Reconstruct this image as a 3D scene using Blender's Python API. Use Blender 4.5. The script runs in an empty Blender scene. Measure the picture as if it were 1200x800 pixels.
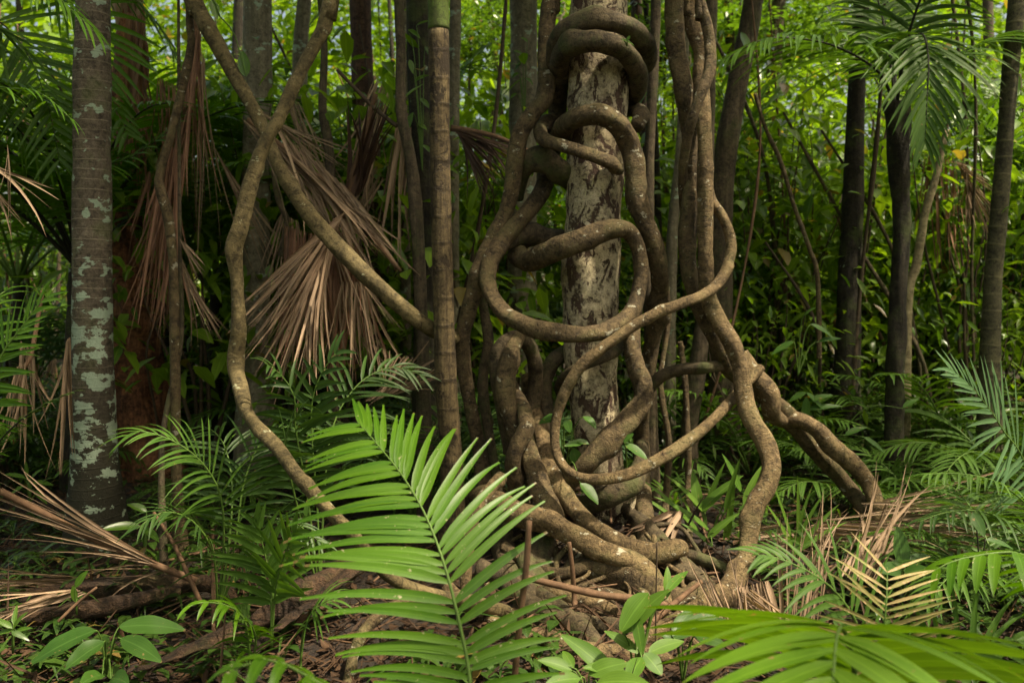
import bpy, math, random
from mathutils import Vector, Matrix, noise
R = math.radians
rnd = random.Random(7)
SC = bpy.context.scene
COL = SC.collection
V = Vector

# ------------------------------------------------------------------ camera, sky, sun, exposure
F, HC, HY, CX = 1000.0, 1.4, 329.0, 600.0          # focal length in pixels of the 1200 px photo, eye height, horizon row
cd = bpy.data.cameras.new('camera'); cam = bpy.data.objects.new('camera', cd); COL.objects.link(cam)
cam.location = (0, 0, HC); cam.rotation_euler = (R(90), 0, 0)
cd.sensor_width = 36; cd.lens = 30; cd.shift_y = -(400 - HY) / 1200.0
cd.clip_end = 500; cd.clip_start = 0.05
cd.dof.use_dof = True; cd.dof.focus_distance = 3.3; cd.dof.aperture_fstop = 2.8
SC.camera = cam
SUN_EL, SUN_AZ = 62, 118                              # azimuth clockwise from +Y (view direction): sun high on the right
w = bpy.data.worlds.new('World'); SC.world = w; w.use_nodes = True
wn = w.node_tree.nodes; bg = wn['Background']
sky = wn.new('ShaderNodeTexSky'); sky.sky_type = 'NISHITA'; sky.sun_disc = False
sky.sun_elevation = R(SUN_EL); sky.sun_rotation = R(SUN_AZ); sky.air_density = 1.0; sky.dust_density = 8.0; sky.ozone_density = 0.3
w.node_tree.links.new(sky.outputs[0], bg.inputs[0]); bg.inputs[1].default_value = 0.15
sd = bpy.data.lights.new('sun', 'SUN'); sun = bpy.data.objects.new('sun', sd); COL.objects.link(sun)
sd.energy = 5.0; sd.angle = R(1.5); sd.color = (1.0, 0.92, 0.78)
el, az = R(SUN_EL), R(SUN_AZ)
sun.rotation_euler = V((math.sin(az)*math.cos(el), math.cos(az)*math.cos(el), math.sin(el))).to_track_quat('Z', 'Y').to_euler()
SC.view_settings.view_transform = 'Standard'; SC.view_settings.look = 'None'
SC.view_settings.exposure = 0.9; SC.view_settings.gamma = 1.0
SC.view_settings.use_white_balance = True; SC.view_settings.white_balance_temperature = 7400; SC.view_settings.white_balance_tint = 8
SC.render.engine = 'CYCLES'
SC.cycles.use_denoising = True
SC.cycles.max_bounces = 6; SC.cycles.diffuse_bounces = 3; SC.cycles.glossy_bounces = 2
SC.cycles.transmission_bounces = 3; SC.cycles.transparent_max_bounces = 4

def P(px, py, d):                                     # a spot seen at photo pixel (px, py), d metres away
    return V(((px - CX) * d / F, d, HC - (py - HY) * d / F))
def gz(x, y):                                         # ground height
    p = V((x * .35, y * .35, 3.1))
    far = max(0.0, y - 9)
    return .10 * noise.noise(p) + .05 * noise.noise(p * 4.1) + .02 * far + .14 * math.exp(-((x - .45) ** 2 + (y - 4.5) ** 2) / .5)

# ------------------------------------------------------------------ mesh collecting
class MB:
    def __init__(s): s.v = []; s.f = []; s.uv = []
    def quad(s, a, b, c, d, uv=None):
        s.f.append((a, b, c, d)); s.uv.extend(uv or ((0, 0), (1, 0), (1, 1), (0, 1)))
    def tri(s, a, b, c):
        s.f.append((a, b, c)); s.uv.extend(((0, 0), (1, 0), (1, 1)))
    def mesh(s, name, mat, origin=V((0, 0, 0)), smooth=True):
        me = bpy.data.meshes.new(name)
        me.from_pydata([(p[0] - origin[0], p[1] - origin[1], p[2] - origin[2]) for p in s.v], [], s.f)
        uvl = me.uv_layers.new(name='UVMap')
        flat = [c for uv in s.uv for c in uv]
        uvl.data.foreach_set('uv', flat)
        if smooth: me.polygons.foreach_set('use_smooth', [True] * len(me.polygons))
        me.materials.append(mat); me.update()
        return me
def tag(o, label=None, cat=None, group=None, kind=None):
    for k, x in (('label', label), ('category', cat), ('group', group), ('kind', kind)):
        if x: o[k] = x
    return o
def put(name, mb, mat, origin, smooth=True):          # a top-level mesh object
    o = bpy.data.objects.new(name, mb.mesh(name, mat, origin, smooth)); o.location = origin
    COL.objects.link(o); return o
def part(name, mb, mat, parent, smooth=True, org=None):   # a mesh under a thing; org = world origin of that thing
    o = bpy.data.objects.new(name, mb.mesh(name, mat, org if org is not None else V((0, 0, 0)), smooth))
    COL.objects.link(o); o.parent = parent; return o
def thing(name, label, cat, loc=(0, 0, 0), group=None):
    o = bpy.data.objects.new(name, None); o.location = loc; COL.objects.link(o); o.empty_display_size = .1
    return tag(o, label, cat, group)
def copy_tree(o, parent=None):
    c = o.copy(); COL.objects.link(c)
    if parent: c.parent = parent
    for ch in o.children: copy_tree(ch, c)
    return c

# ------------------------------------------------------------------ shapes
def spline(pts, step=.02):
    """Catmull-Rom through 4-vectors (x,y,z,r), evenly sampled"""
    p = [pts[0]] + list(pts) + [pts[-1]]
    out = []
    for i in range(1, len(p) - 2):
        a, b, c, d = p[i-1], p[i], p[i+1], p[i+2]
        n = max(2, int(math.dist(b[:3], c[:3]) / step))
        for k in range(n):
            t = k / n
            out.append(tuple(.5 * (2*b[j] + (c[j]-a[j])*t + (2*a[j]-5*b[j]+4*c[j]-d[j])*t*t + (3*b[j]-a[j]-3*c[j]+d[j])*t**3) for j in range(4)))
    out.append(tuple(pts[-1]))
    return out
def tube(mb, pts, seg=12, step=.03, wob=.10, lump=9.0, ridges=0, cap=True, knots=0):
    s = spline(pts, step)
    base = len(mb.v); n = len(s)
    P3 = [V(q[:3]) for q in s]
    t0 = (P3[1] - P3[0]).normalized()
    nrm = t0.orthogonal().normalized(); L = 0
    kn = [(rnd.random() * n, rnd.random() * 6.28, .25 + rnd.random() * .25) for _ in range(knots)]
    vs = []
    for i in range(n):
        t = (P3[min(i+1, n-1)] - P3[max(i-1, 0)]).normalized()
        nrm = (nrm - t * nrm.dot(t)).normalized(); bi = t.cross(nrm)
        if i: L += (P3[i] - P3[i-1]).length
        vs.append(L)
        r = max(s[i][3], .0008) * (1 + wob * 1.1 * noise.noise(P3[i] * 2.6 + V((9, 3, 1))))
        for j in range(seg):
            a = j / seg * 2 * math.pi
            d = nrm * math.cos(a) + bi * math.sin(a)
            q = P3[i] + d * r
            k = 1 + wob * noise.noise(q * lump) + wob * .7 * noise.noise(q * lump * 3.3)
            if ridges: k += ridges * math.sin(a * 3 + L * 9 + 3 * noise.noise(P3[i] * 2)) + ridges * .6 * math.sin(a * 2 - L * 5)
            for (ki, ka, kr) in kn:
                g = ((i - ki) * step / (r * .9)) ** 2
                if g < 4: k += kr * math.exp(-g) * max(0, math.cos(a - ka)) ** 2
            mb.v.append(P3[i] + d * (r * k))
    for i in range(n - 1):
        for j in range(seg):
            j2 = (j + 1) % seg
            a = base + i*seg + j; b = base + i*seg + j2
            mb.quad(a, b, b + seg, a + seg, ((j/seg, vs[i]), ((j+1)/seg, vs[i]), ((j+1)/seg, vs[i+1]), (j/seg, vs[i+1])))
    if cap:
        for i, fl in ((0, 1), (n - 1, 0)):
            c = len(mb.v); mb.v.append(P3[i])
            for j in range(seg):
                a = base + i*seg + j; b = base + i*seg + (j+1) % seg
                if fl: mb.tri(b, a, c)
                else: mb.tri(a, b, c)
    return mb
def leaf(mb, b, d, nrm, L, W, seg=4, droop=.3, fold=.15, prof=0, wave=0, g=V((0, 0, -1)), tipw=0.0):
    """one blade: b root, d direction, nrm upward normal. prof 0 lance, 1 broad oval, 2 strap"""
    d = d.normalized(); side = d.cross(nrm)
    if side.length < 1e-4: side = d.orthogonal()
    side.normalize(); n2 = side.cross(d)
    base = len(mb.v); ph = rnd.random() * 6
    prev = b; last = None
    for i in range(seg + 1):
        u = i / seg
        dd = (d + g * (droop * 2 * u)).normalized()
        if i: prev = prev + dd * (L / seg)
        up = side.cross(dd)
        if prof == 0: wf = (min(1, u * 5 + .25) ** .8) * max(tipw, (1 - u ** 2.4)) ** .8
        elif prof == 1: wf = math.sin(math.pi * min(1, u ** .8 * .97 + .015)) ** .8
        else: wf = min(1, .35 + u * 3) * max(0.02, 1 - u ** 3.5)
        hw = W * .5 * max(wf, .02)
        e = up * (hw * fold * 2 + (wave * W * math.sin(u * 14 + ph) if wave else 0))
        mb.v.append(prev - side * hw + e); mb.v.append(prev); mb.v.append(prev + side * hw + e)
        if i:
            k = base + (i - 1) * 3
            mb.quad(k, k+1, k+4, k+3, ((0, (i-1)/seg), (.5, (i-1)/seg), (.5, u), (0, u)))
            mb.quad(k+1, k+2, k+5, k+4, ((.5, (i-1)/seg), (1, (i-1)/seg), (1, u), (.5, u)))
def flake(mb, c, d, s, L, W):                          # small far leaf: one diamond
    k = len(mb.v)
    mb.v += [c, c + d * (L*.45) + s * (W*.5), c + d * L, c + d * (L*.45) - s * (W*.5)]
    mb.quad(k, k+1, k+2, k+3)
def rvec(): 
    while 1:
        v = V((rnd.uniform(-1, 1), rnd.uniform(-1, 1), rnd.uniform(-1, 1)))
        if .05 < v.length < 1: return v.normalized()

def frond(pts, nh=V((0, 0, 1)), n=26, L=.3, W=.022, fwd=(60, 30), droop=.3, start=.15, seg=5, vup=.15, fold=.18,
          Lr=None, missing=0, jit=.06, prof=0, shape=None, stalk_r=.006, tipw=0.0, wj=.15, fwdR=None):
    """pts: rachis points root -> tip (world vectors). Returns (leaflets MB, stalk MB)"""
    q = [(p.x, p.y, p.z, 0.0) for p in pts]
    for i in range(len(q)): q[i] = q[i][:3] + (stalk_r * (1 - .8 * i / (len(q) - 1)),)
    sp = spline(q, .02)
    mb, st = MB(), MB()
    tube(st, q, seg=6, step=.04, wob=.03)
    m = len(sp)
    shape = shape or (lambda t: (.55 + .45 * math.sin(math.pi * min(1, t * 1.15 + .12))) * (1 - .35 * t ** 4))
    for i in range(n):
        t = (i + .5) / n
        for s in (-1, 1):
            if rnd.random() < missing: continue
            tt = min(1, max(0, start + (1 - start) * (t + rnd.uniform(-.3, .3) / n)))
            k = min(m - 2, int(tt * (m - 1)))
            p = V(sp[k][:3]); T = (V(sp[min(k+2, m-1)][:3]) - V(sp[max(k-1, 0)][:3])).normalized()
            S = T.cross(nh).normalized(); N = S.cross(T)
            f = fwd if (s < 0 or fwdR is None) else fwdR
            a = R(f[1] + (f[0] - f[1]) * (1 - t)) if True else 0
            a += rnd.uniform(-jit, jit) * 2
            # a = angle between the leaflet and the rachis
            D = T * math.cos(a) + S * (s * math.sin(a)) + N * (vup + rnd.uniform(-jit, jit))
            ll = (L if s < 0 or Lr is None else Lr) * shape(t) * rnd.uniform(.93, 1.05)
            leaf(mb, p, D, N, ll, W * rnd.uniform(1 - wj, 1 + wj) * (.75 + .25 * shape(t)), seg=seg, droop=droop * rnd.uniform(.7, 1.3), fold=fold, prof=prof, tipw=tipw)
    return mb, st

# ------------------------------------------------------------------ materials
def newmat(name):
    m = bpy.data.materials.new(name); m.use_nodes = True
    nt = m.node_tree; b = nt.nodes['Principled BSDF']
    return m, nt, b, nt.nodes.new, nt.links.new
def ramp(nt, fac, stops, interp='LINEAR'):
    r = nt.nodes.new('ShaderNodeValToRGB'); r.color_ramp.interpolation = interp
    e = r.color_ramp.elements
    while len(e) < len(stops): e.new(.5)
    for i, (p, c) in enumerate(stops):
        e[i].position = p; e[i].color = tuple(c) + (1,) if not isinstance(c, (int, float)) else (c, c, c, 1)
    nt.links.new(fac, r.inputs[0]); return r.outputs[0]
def noi(nt, vec, scale, detail=4, rough=.6, dist=0):
    n = nt.nodes.new('ShaderNodeTexNoise'); n.inputs['Scale'].default_value = scale; n.inputs['Detail'].default_value = detail
    n.inputs['Roughness'].default_value = rough; n.inputs['Distortion'].default_value = dist
    nt.links.new(vec, n.inputs['Vector']); return n.outputs['Fac']
def mix(nt, fac, a, b, mode='MIX'):
    m = nt.nodes.new('ShaderNodeMix'); m.data_type = 'RGBA'; m.blend_type = mode
    for i, x in ((0, fac), (6, a), (7, b)):
        if isinstance(x, (int, float)): m.inputs[i].default_value = x
        elif isinstance(x, tuple): m.inputs[i].default_value = x + (1,)
        else: nt.links.new(x, m.inputs[i])
    return m.outputs[2]
def mth(nt, op, a, b=0.0, c=None):
    m = nt.nodes.new('ShaderNodeMath'); m.operation = op
    for i, x in enumerate((a, b) if c is None else (a, b, c)):
        if isinstance(x, (int, float)): m.inputs[i].default_value = x
        else: nt.links.new(x, m.inputs[i])
    return m.outputs[0]
def mapping(nt, vec, scale):
    m = nt.nodes.new('ShaderNodeMapping'); m.inputs['Scale'].default_value = scale
    nt.links.new(vec, m.inputs['Vector']); return m.outputs[0]

def bark(name, dark, mid, light, ring=0, ring_w=.5, cracks=0.5, lichen=0, lichen_col=(.30, .38, .28), lscale=7, moss=0,
         patch=6, streak=0, bump=.5, ring_dark=False, lowlichen=False, peel=0, lying=False):
    m, nt, bs, N, Lk = newmat(name)
    tc = N('ShaderNodeTexCoord'); O = tc.outputs['Object']
    uv = N('ShaderNodeSeparateXYZ'); Lk(tc.outputs['UV'], uv.inputs[0]); v = uv.outputs[1]
    big = noi(nt, O, patch, 5, .65)
    fine = noi(nt, O, 60, 4, .7)
    col = ramp(nt, big, [(.33, dark), (.5, mid), (.68, light)])
    col = mix(nt, ramp(nt, fine, [(.35, 0.0), (.7, .55)]), col, light)
    mot = noi(nt, O, 27, 5, .75, .4)
    col = mix(nt, ramp(nt, mot, [(.36, .85), (.5, 0.0)]), col, tuple(x * .55 for x in dark))
    col = mix(nt, ramp(nt, mot, [(.55, 0.0), (.72, .75)]), col, tuple(min(1, x * 1.35) for x in light))
    gr = noi(nt, O, 150, 3, .7)
    col = mix(nt, ramp(nt, gr, [(.3, .6), (.5, 0.0)]), col, tuple(x * .5 for x in dark))
    h = mth(nt, 'ADD', mth(nt, 'ADD', mth(nt, 'MULTIPLY', fine, .7), mth(nt, 'MULTIPLY', gr, .3)), mth(nt, 'ADD', mth(nt, 'MULTIPLY', big, .5), mth(nt, 'MULTIPLY', mot, .8)))
    if streak:
        s = noi(nt, mapping(nt, O, (streak, streak, streak * .06) if not lying else (streak * .08, streak, streak)), 1, 5, .7)
        col = mix(nt, ramp(nt, s, [(.38, .75), (.55, 0.0)]), col, dark)
        h = mth(nt, 'ADD', h, mth(nt, 'MULTIPLY', s, 1.2))
    if cracks:                                         # fine cracks that run round the stem
        wv = mth(nt, 'ADD', mth(nt, 'MULTIPLY', v, 26), mth(nt, 'MULTIPLY', noi(nt, O, 11, 3), 2.2))
        c = N('ShaderNodeTexNoise'); c.noise_dimensions = '1D'; c.inputs['Scale'].default_value = 5; c.inputs['Detail'].default_value = 3
        Lk(wv, c.inputs['W'])
        cr = ramp(nt, c.outputs['Fac'], [(.32, 1.0), (.46, 0.0)])
        msk = ramp(nt, noi(nt, O, 22, 4, .7), [(.44, 0.0), (.62, .8)])
        cr = mth(nt, 'MULTIPLY', cr, msk)
        col = mix(nt, mth(nt, 'MULTIPLY', cr, cracks), col, tuple(x * .35 for x in dark))
        h = mth(nt, 'SUBTRACT', h, mth(nt, 'MULTIPLY', cr, .6 * cracks))
    if ring:
        rv = mth(nt, 'ADD', mth(nt, 'MULTIPLY', v, ring), mth(nt, 'MULTIPLY', noi(nt, O, 4, 2), .5))
        fr = mth(nt, 'FRACT', rv)
        rr = ramp(nt, fr, [(0, 1.0), (.06, .9), (.14, 0.0), (.95, 0.0), (1, 1.0)])
        rr = mth(nt, 'MULTIPLY', rr, ramp(nt, noi(nt, O, 18, 3), [(.35, .2), (.6, 1.0)]))
        col = mix(nt, mth(nt, 'MULTIPLY', rr, ring_w), col, tuple(x * .3 for x in dark) if ring_dark else tuple(min(1, x * 1.5) for x in light))
        h = mth(nt, 'ADD', h, mth(nt, 'MULTIPLY', rr, .9 * ring_w))
    if peel:                                           # bark flaked off in dark scabs
        a = noi(nt, mapping(nt, O, (1, 1, .55)), peel, 7, .72, .6)
        pm = ramp(nt, a, [(.45, 1.0), (.475, 0.0)])
        b2 = noi(nt, O, 40, 4, .7)
        col = mix(nt, pm, col, mix(nt, b2, tuple(x * .4 for x in dark), tuple(x * 1.4 for x in dark)))
        h = mth(nt, 'SUBTRACT', h, mth(nt, 'MULTIPLY', pm, 1.1))
    if moss:
        mm = ramp(nt, noi(nt, O, 5, 6, .7), [(.5, 0.0), (.62, moss)])
        col = mix(nt, mm, col, mix(nt, fine, (.03, .045, .012), (.09, .11, .03)))
    if lichen:
        l = noi(nt, mapping(nt, O, (1, 1, 1.5)), lscale, 5, .62, .2)
        th = .68 - lichen * .3
        lm = ramp(nt, l, [(th, 0.0), (th + .018, 1.0)])
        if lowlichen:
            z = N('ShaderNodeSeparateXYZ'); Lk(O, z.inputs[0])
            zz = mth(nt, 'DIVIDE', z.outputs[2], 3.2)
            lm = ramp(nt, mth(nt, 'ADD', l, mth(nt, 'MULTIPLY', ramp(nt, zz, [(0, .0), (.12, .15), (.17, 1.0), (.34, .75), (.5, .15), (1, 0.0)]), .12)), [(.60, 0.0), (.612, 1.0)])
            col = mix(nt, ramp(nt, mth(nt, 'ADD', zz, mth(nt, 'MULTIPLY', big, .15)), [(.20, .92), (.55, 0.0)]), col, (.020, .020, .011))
        col = mix(nt, lm, col, mix(nt, fine, tuple(x * .7 for x in lichen_col), tuple(x * 1.2 for x in lichen_col)))
        h = mth(nt, 'ADD', h, mth(nt, 'MULTIPLY', lm, .15))
    Lk(col, bs.inputs['Base Color']); bs.inputs['Roughness'].default_value = .8; bs.inputs['Specular IOR Level'].default_value = .3
    b = N('ShaderNodeBump'); b.inputs['Strength'].default_value = bump; b.inputs['Distance'].default_value = .012
    Lk(h, b.inputs['Height']); Lk(b.outputs[0], bs.inputs['Normal'])
    return m

def leafmat(name, c1, c2, trans=.35, rough=.5, blem=.15, blem_col=(.25, .17, .07), spec=.32, veins=True, old=0):
    m, nt, bs, N, Lk = newmat(name)
    g = N('ShaderNodeNewGeometry'); tc = N('ShaderNodeTexCoord')
    oi = N('ShaderNodeObjectInfo')
    rr = mth(nt, 'FRACT', mth(nt, 'ADD', g.outputs['Random Per Island'], oi.outputs['Random']))
    col = mix(nt, rr, c1, c2)
    n1 = noi(nt, tc.outputs['Object'], 18, 3)
    col = mix(nt, ramp(nt, n1, [(.3, 0.0), (.7, .5)]), col, c2)
    if veins:
        uv = N('ShaderNodeSeparateXYZ'); Lk(tc.outputs['UV'], uv.inputs[0])
        mid = ramp(nt, mth(nt, 'ABSOLUTE', mth(nt, 'SUBTRACT', uv.outputs[0], .5)), [(0, .5), (.06, 0.0)])
        col = mix(nt, mid, col, tuple(min(1, x * 1.6 + .02) for x in c2))
        st = N('ShaderNodeTexNoise'); st.noise_dimensions = '1D'; st.inputs['Scale'].default_value = 22; Lk(uv.outputs[0], st.inputs['W'])
        col = mix(nt, ramp(nt, st.outputs['Fac'], [(.35, .35), (.6, 0.0)]), col, tuple(x * .6 for x in c1))
    if blem:
        bm = ramp(nt, noi(nt, tc.outputs['Object'], 38, 5, .75), [(.69 - blem * .25, 0.0), (.72 - blem * .25, 1.0)])
        col = mix(nt, bm, col, blem_col)
    if old: col = mix(nt, ramp(nt, rr, [(1 - old, 0.0), (1 - old + .004, .9)]), col, (.20, .13, .04))
    if veins:
        tipn = mth(nt, 'ADD', uv.outputs[1], mth(nt, 'MULTIPLY', noi(nt, tc.outputs['Object'], 9, 3), .22))
        col = mix(nt, ramp(nt, tipn, [(1.02, 0.0), (1.06, .9)]) if False else mth(nt, 'MULTIPLY', mth(nt, 'GREATER_THAN', tipn, 1.10), .85), col, (.14, .09, .035))
    Lk(col, bs.inputs['Base Color']); bs.inputs['Roughness'].default_value = rough; bs.inputs['Specular IOR Level'].default_value = spec
    if trans:
        t = N('ShaderNodeBsdfTranslucent'); ms = N('ShaderNodeMixShader'); ms.inputs[0].default_value = trans
        tcx = mix(nt, 1.0, col, (1.0, 1.0, .35), 'MULTIPLY'); tcx = mix(nt, 1.0, tcx, (1.5, 1.5, 1.5), 'MULTIPLY')
        Lk(tcx, t.inputs[0]); Lk(bs.outputs[0], ms.inputs[1]); Lk(t.outputs[0], ms.inputs[2])
        Lk(ms.outputs[0], nt.nodes['Material Output'].inputs[0])
    return m
def plain(name, c1, c2, scale=20, rough=.8, bump=.3, stretch=(1, 1, 1)):
    m, nt, bs, N, Lk = newmat(name)
    tc = N('ShaderNodeTexCoord'); g = N('ShaderNodeNewGeometry')
    n = noi(nt, mapping(nt, tc.outputs['Object'], stretch), scale, 6, .7)
    col = mix(nt, ramp(nt, n, [(.3, 0.0), (.7, 1.0)]), c1, c2)
    col = mix(nt, mth(nt, 'MULTIPLY', g.outputs['Random Per Island'], .7), col, mix(nt, .5, c1, tuple(x * .5 for x in c1)))
    Lk(col, bs.inputs['Base Color']); bs.inputs['Roughness'].default_value = rough; bs.inputs['Specular IOR Level'].default_value = .25
    b = N('ShaderNodeBump'); b.inputs['Strength'].default_value = bump; b.inputs['Distance'].default_value = .01
    Lk(n, b.inputs['Height']); Lk(b.outputs[0], bs.inputs['Normal'])
    return m

M = {}
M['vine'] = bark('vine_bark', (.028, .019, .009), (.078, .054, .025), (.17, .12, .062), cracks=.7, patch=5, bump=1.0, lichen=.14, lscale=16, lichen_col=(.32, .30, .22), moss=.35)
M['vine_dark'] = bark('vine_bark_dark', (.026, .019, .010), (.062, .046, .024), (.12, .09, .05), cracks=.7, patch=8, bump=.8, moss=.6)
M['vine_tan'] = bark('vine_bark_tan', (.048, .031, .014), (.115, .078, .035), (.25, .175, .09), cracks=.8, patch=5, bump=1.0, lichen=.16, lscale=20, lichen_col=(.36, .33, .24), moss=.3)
M['vine_ring'] = bark('ringed_stem_bark', (.045, .034, .014), (.10, .076, .032), (.19, .145, .068), ring=9, ring_w=.22, ring_dark=True, cracks=.3, patch=7, bump=.8, lichen=.12, lscale=18, lichen_col=(.30, .29, .18))
M['host'] = bark('host_tree_bark', (.085, .050, .034), (.46, .38, .235), (.66, .56, .38), cracks=.1, patch=4, bump=1.0, streak=0, peel=14, lichen=0, moss=.15)
M['palm_lichen'] = bark('lichened_palm_bark', (.045, .034, .024), (.11, .085, .06), (.20, .165, .12), ring=19, ring_w=.55, cracks=.3, patch=5, bump=.6, lichen=.2, lscale=9, lichen_col=(.30, .38, .28), lowlichen=True, moss=.5)
M['bamboo'] = bark('ringed_palm_stem', (.030, .020, .010), (.085, .060, .028), (.16, .118, .058), ring=7.4, ring_w=.7, ring_dark=True, cracks=.2, streak=60, patch=7, bump=.5, peel=9)
M['trunk_brown'] = bark('brown_trunk_bark', (.035, .026, .016), (.085, .062, .038), (.15, .115, .07), cracks=.5, patch=6, streak=30, moss=.4, bump=.7)
M['trunk_dark'] = bark('dark_mossy_bark', (.010, .008, .006), (.026, .020, .013), (.055, .045, .028), cracks=.4, patch=6, streak=25, moss=.6, bump=.8, lichen=.05)
M['trunk_pale'] = bark('pale_mottled_bark', (.10, .085, .055), (.19, .165, .11), (.30, .26, .18), cracks=.4, patch=7, streak=14, lichen=.2, lscale=8, bump=.5)
M['trunk_ring'] = bark('dark_ringed_palm_bark', (.022, .020, .012), (.055, .050, .026), (.10, .09, .045), ring=9, ring_w=.6, cracks=.2, patch=6, bump=.4)
M['pole'] = bark('tan_pole_bark', (.17, .13, .07), (.27, .22, .12), (.38, .31, .18), ring=6, ring_w=.4, cracks=.2, patch=9, bump=.3)
M['rust'] = bark('rotten_red_wood', (.04, .017, .010), (.20, .08, .036), (.38, .165, .075), cracks=.3, patch=5, streak=22, bump=1.2)
M['red_trunk'] = bark('reddish_bark', (.035, .02, .014), (.08, .042, .028), (.15, .085, .055), cracks=.3, patch=6, streak=30, bump=.7)
M['frond_fresh'] = leafmat('fresh_frond', (.045, .135, .006), (.088, .195, .010), trans=.36, rough=.40, blem=.2, blem_col=(.45, .40, .25))
M['frond_fan'] = leafmat('glossy_fan_frond', (.080, .185, .012), (.13, .25, .020), trans=.35, rough=.42, blem=.2)
M['frond_mid'] = leafmat('mid_frond', (.040, .100, .014), (.08, .165, .024), trans=.34, rough=.5, blem=.15, spec=.25)
M['frond_dark'] = leafmat('dark_frond', (.022, .060, .012), (.050, .105, .020), trans=.3, rough=.48, blem=.08)
M['frond_blue'] = leafmat('greyish_frond', (.05, .115, .045), (.085, .165, .065), trans=.25, rough=.42, blem=.08)
M['frond_yellow'] = leafmat('withering_frond', (.20, .26, .06), (.42, .30, .14), trans=.25, rough=.6, blem=.5, blem_col=(.55, .36, .20))
M['leaf_near'] = leafmat('near_leaf', (.05, .125, .014), (.10, .19, .022), trans=.3, rough=.5, blem=.2, spec=.25)
M['leaf_bright'] = leafmat('bright_leaf', (.06, .15, .014), (.20, .32, .03), trans=.48, rough=.34, blem=.03, old=.03, spec=.5)
M['leaf_mid'] = leafmat('mid_leaf', (.028, .080, .012), (.11, .21, .025), trans=.42, rough=.32, blem=.04, old=.03, spec=.5)
M['leaf_dark'] = leafmat('dark_leaf', (.014, .040, .008), (.055, .11, .018), trans=.3, rough=.3, blem=.05, old=.03, spec=.5)
M['leaf_broad'] = leafmat('broad_leaf', (.03, .085, .012), (.055, .13, .02), trans=.3, rough=.42, blem=.22)
M['dead'] = leafmat('dead_frond_brown', (.06, .040, .026), (.40, .275, .18), trans=.12, rough=.65, blem=.2, blem_col=(.06, .035, .02), spec=.25)
M['dead_red'] = leafmat('dead_frond_rust', (.09, .048, .030), (.34, .18, .11), trans=.15, rough=.65, blem=.15, blem_col=(.07, .03, .02), spec=.25)
M['dead_dark'] = leafmat('dead_frond_dark', (.035, .02, .014), (.09, .05, .032), trans=.08, rough=.6, blem=.1, spec=.25)
M['dead_tan'] = leafmat('dead_frond_tan', (.12, .080, .048), (.38, .265, .175), trans=.12, rough=.65, blem=.1, blem_col=(.1, .06, .04), spec=.25)
M['litter'] = leafmat('litter_leaf', (.010, .006, .004), (.085, .047, .025), trans=.05, rough=.75, blem=.3, blem_col=(.03, .018, .01), spec=.2)
M['stalk'] = plain('green_stalk', (.06, .12, .02), (.12, .20, .04), rough=.5)
M['stalk_dark'] = plain('dark_stalk', (.012, .014, .008), (.035, .035, .018), rough=.6)
M['stick'] = plain('dead_stick', (.09, .05, .028), (.24, .14, .08), 30, stretch=(1, 1, 1))
M['log'] = bark('rotten_log', (.014, .009, .006), (.045, .025, .013), (.12, .068, .038), cracks=0, streak=30, patch=6, bump=1.3, moss=.3, lying=True)
M['twig'] = plain('twig', (.04, .028, .018), (.12, .085, .05), 30)

# ------------------------------------------------------------------ ground
def ground_mat():
    m, nt, bs, N, Lk = newmat('forest_floor')
    tc = N('ShaderNodeTexCoord'); O = tc.outputs['Object']
    a = noi(nt, O, 3, 8, .7); b = noi(nt, O, 35, 5, .75)
    col = mix(nt, ramp(nt, b, [(.35, 0.0), (.65, 1.0)]), (.006, .004, .003), (.040, .022, .012))
    col = mix(nt, ramp(nt, a, [(.45, 0.0), (.6, .6)]), col, (.022, .018, .01))
    Lk(col, bs.inputs['Base Color']); bs.inputs['Roughness'].default_value = .9
    bu = N('ShaderNodeBump'); bu.inputs['Distance'].default_value = .03; Lk(b, bu.inputs['Height']); Lk(bu.outputs[0], bs.inputs['Normal'])
    return m
mb = MB()
xs = sorted(set([-90, -60, -40, -28, -20] + [x * .5 for x in range(-28, -8)] + [x * .12 for x in range(-34, 35)] + [x * .5 for x in range(9, 29)] + [20, 28, 40, 60, 90]))
ys = [-30, -10, -3, 0] + [.6 + .12 * i for i in range(62)] + [8.2 + .5 * i for i in range(36)] + [28, 34, 45, 65, 100]
for y in ys:
    for x in xs: mb.v.append(V((x, y, gz(x, y))))
W_ = len(xs)
for j in range(len(ys) - 1):
    for i in range(W_ - 1):
        a = j * W_ + i; mb.quad(a, a + 1, a + 1 + W_, a + W_)
tag(put('ground', mb, ground_mat(), V((0, 0, 0))), kind='structure')

mb = MB()                                              # leaf litter and crumbs of twig, far too many to count
for i in range(22000):
    y = 2.2 + 9 * rnd.random() ** 1.5; x = rnd.uniform(-.75, .75) * y
    p = V((x, y, gz(x, y) + rnd.uniform(.004, .04)))
    d = V((rnd.uniform(-1, 1), rnd.uniform(-1, 1), rnd.uniform(-.25, .25)))
    n = V((rnd.uniform(-.5, .5), rnd.uniform(-.5, .5), 1))
    if rnd.random() < .6: leaf(mb, p, d, n, rnd.uniform(.025, .09), rnd.uniform(.012, .035), 3, rnd.uniform(-.3, .4), rnd.uniform(-.3, .4), 1)
    else: leaf(mb, p, d, n, rnd.uniform(.12, .4), rnd.uniform(.006, .014), 3, rnd.uniform(-.1, .2), .3, 0)
tag(put('leaf_litter', mb, M['litter'], V((0, 0, 0))), 'brown rotting leaves and frond scraps strewn over the forest floor', 'leaf litter', kind='stuff')

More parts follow.
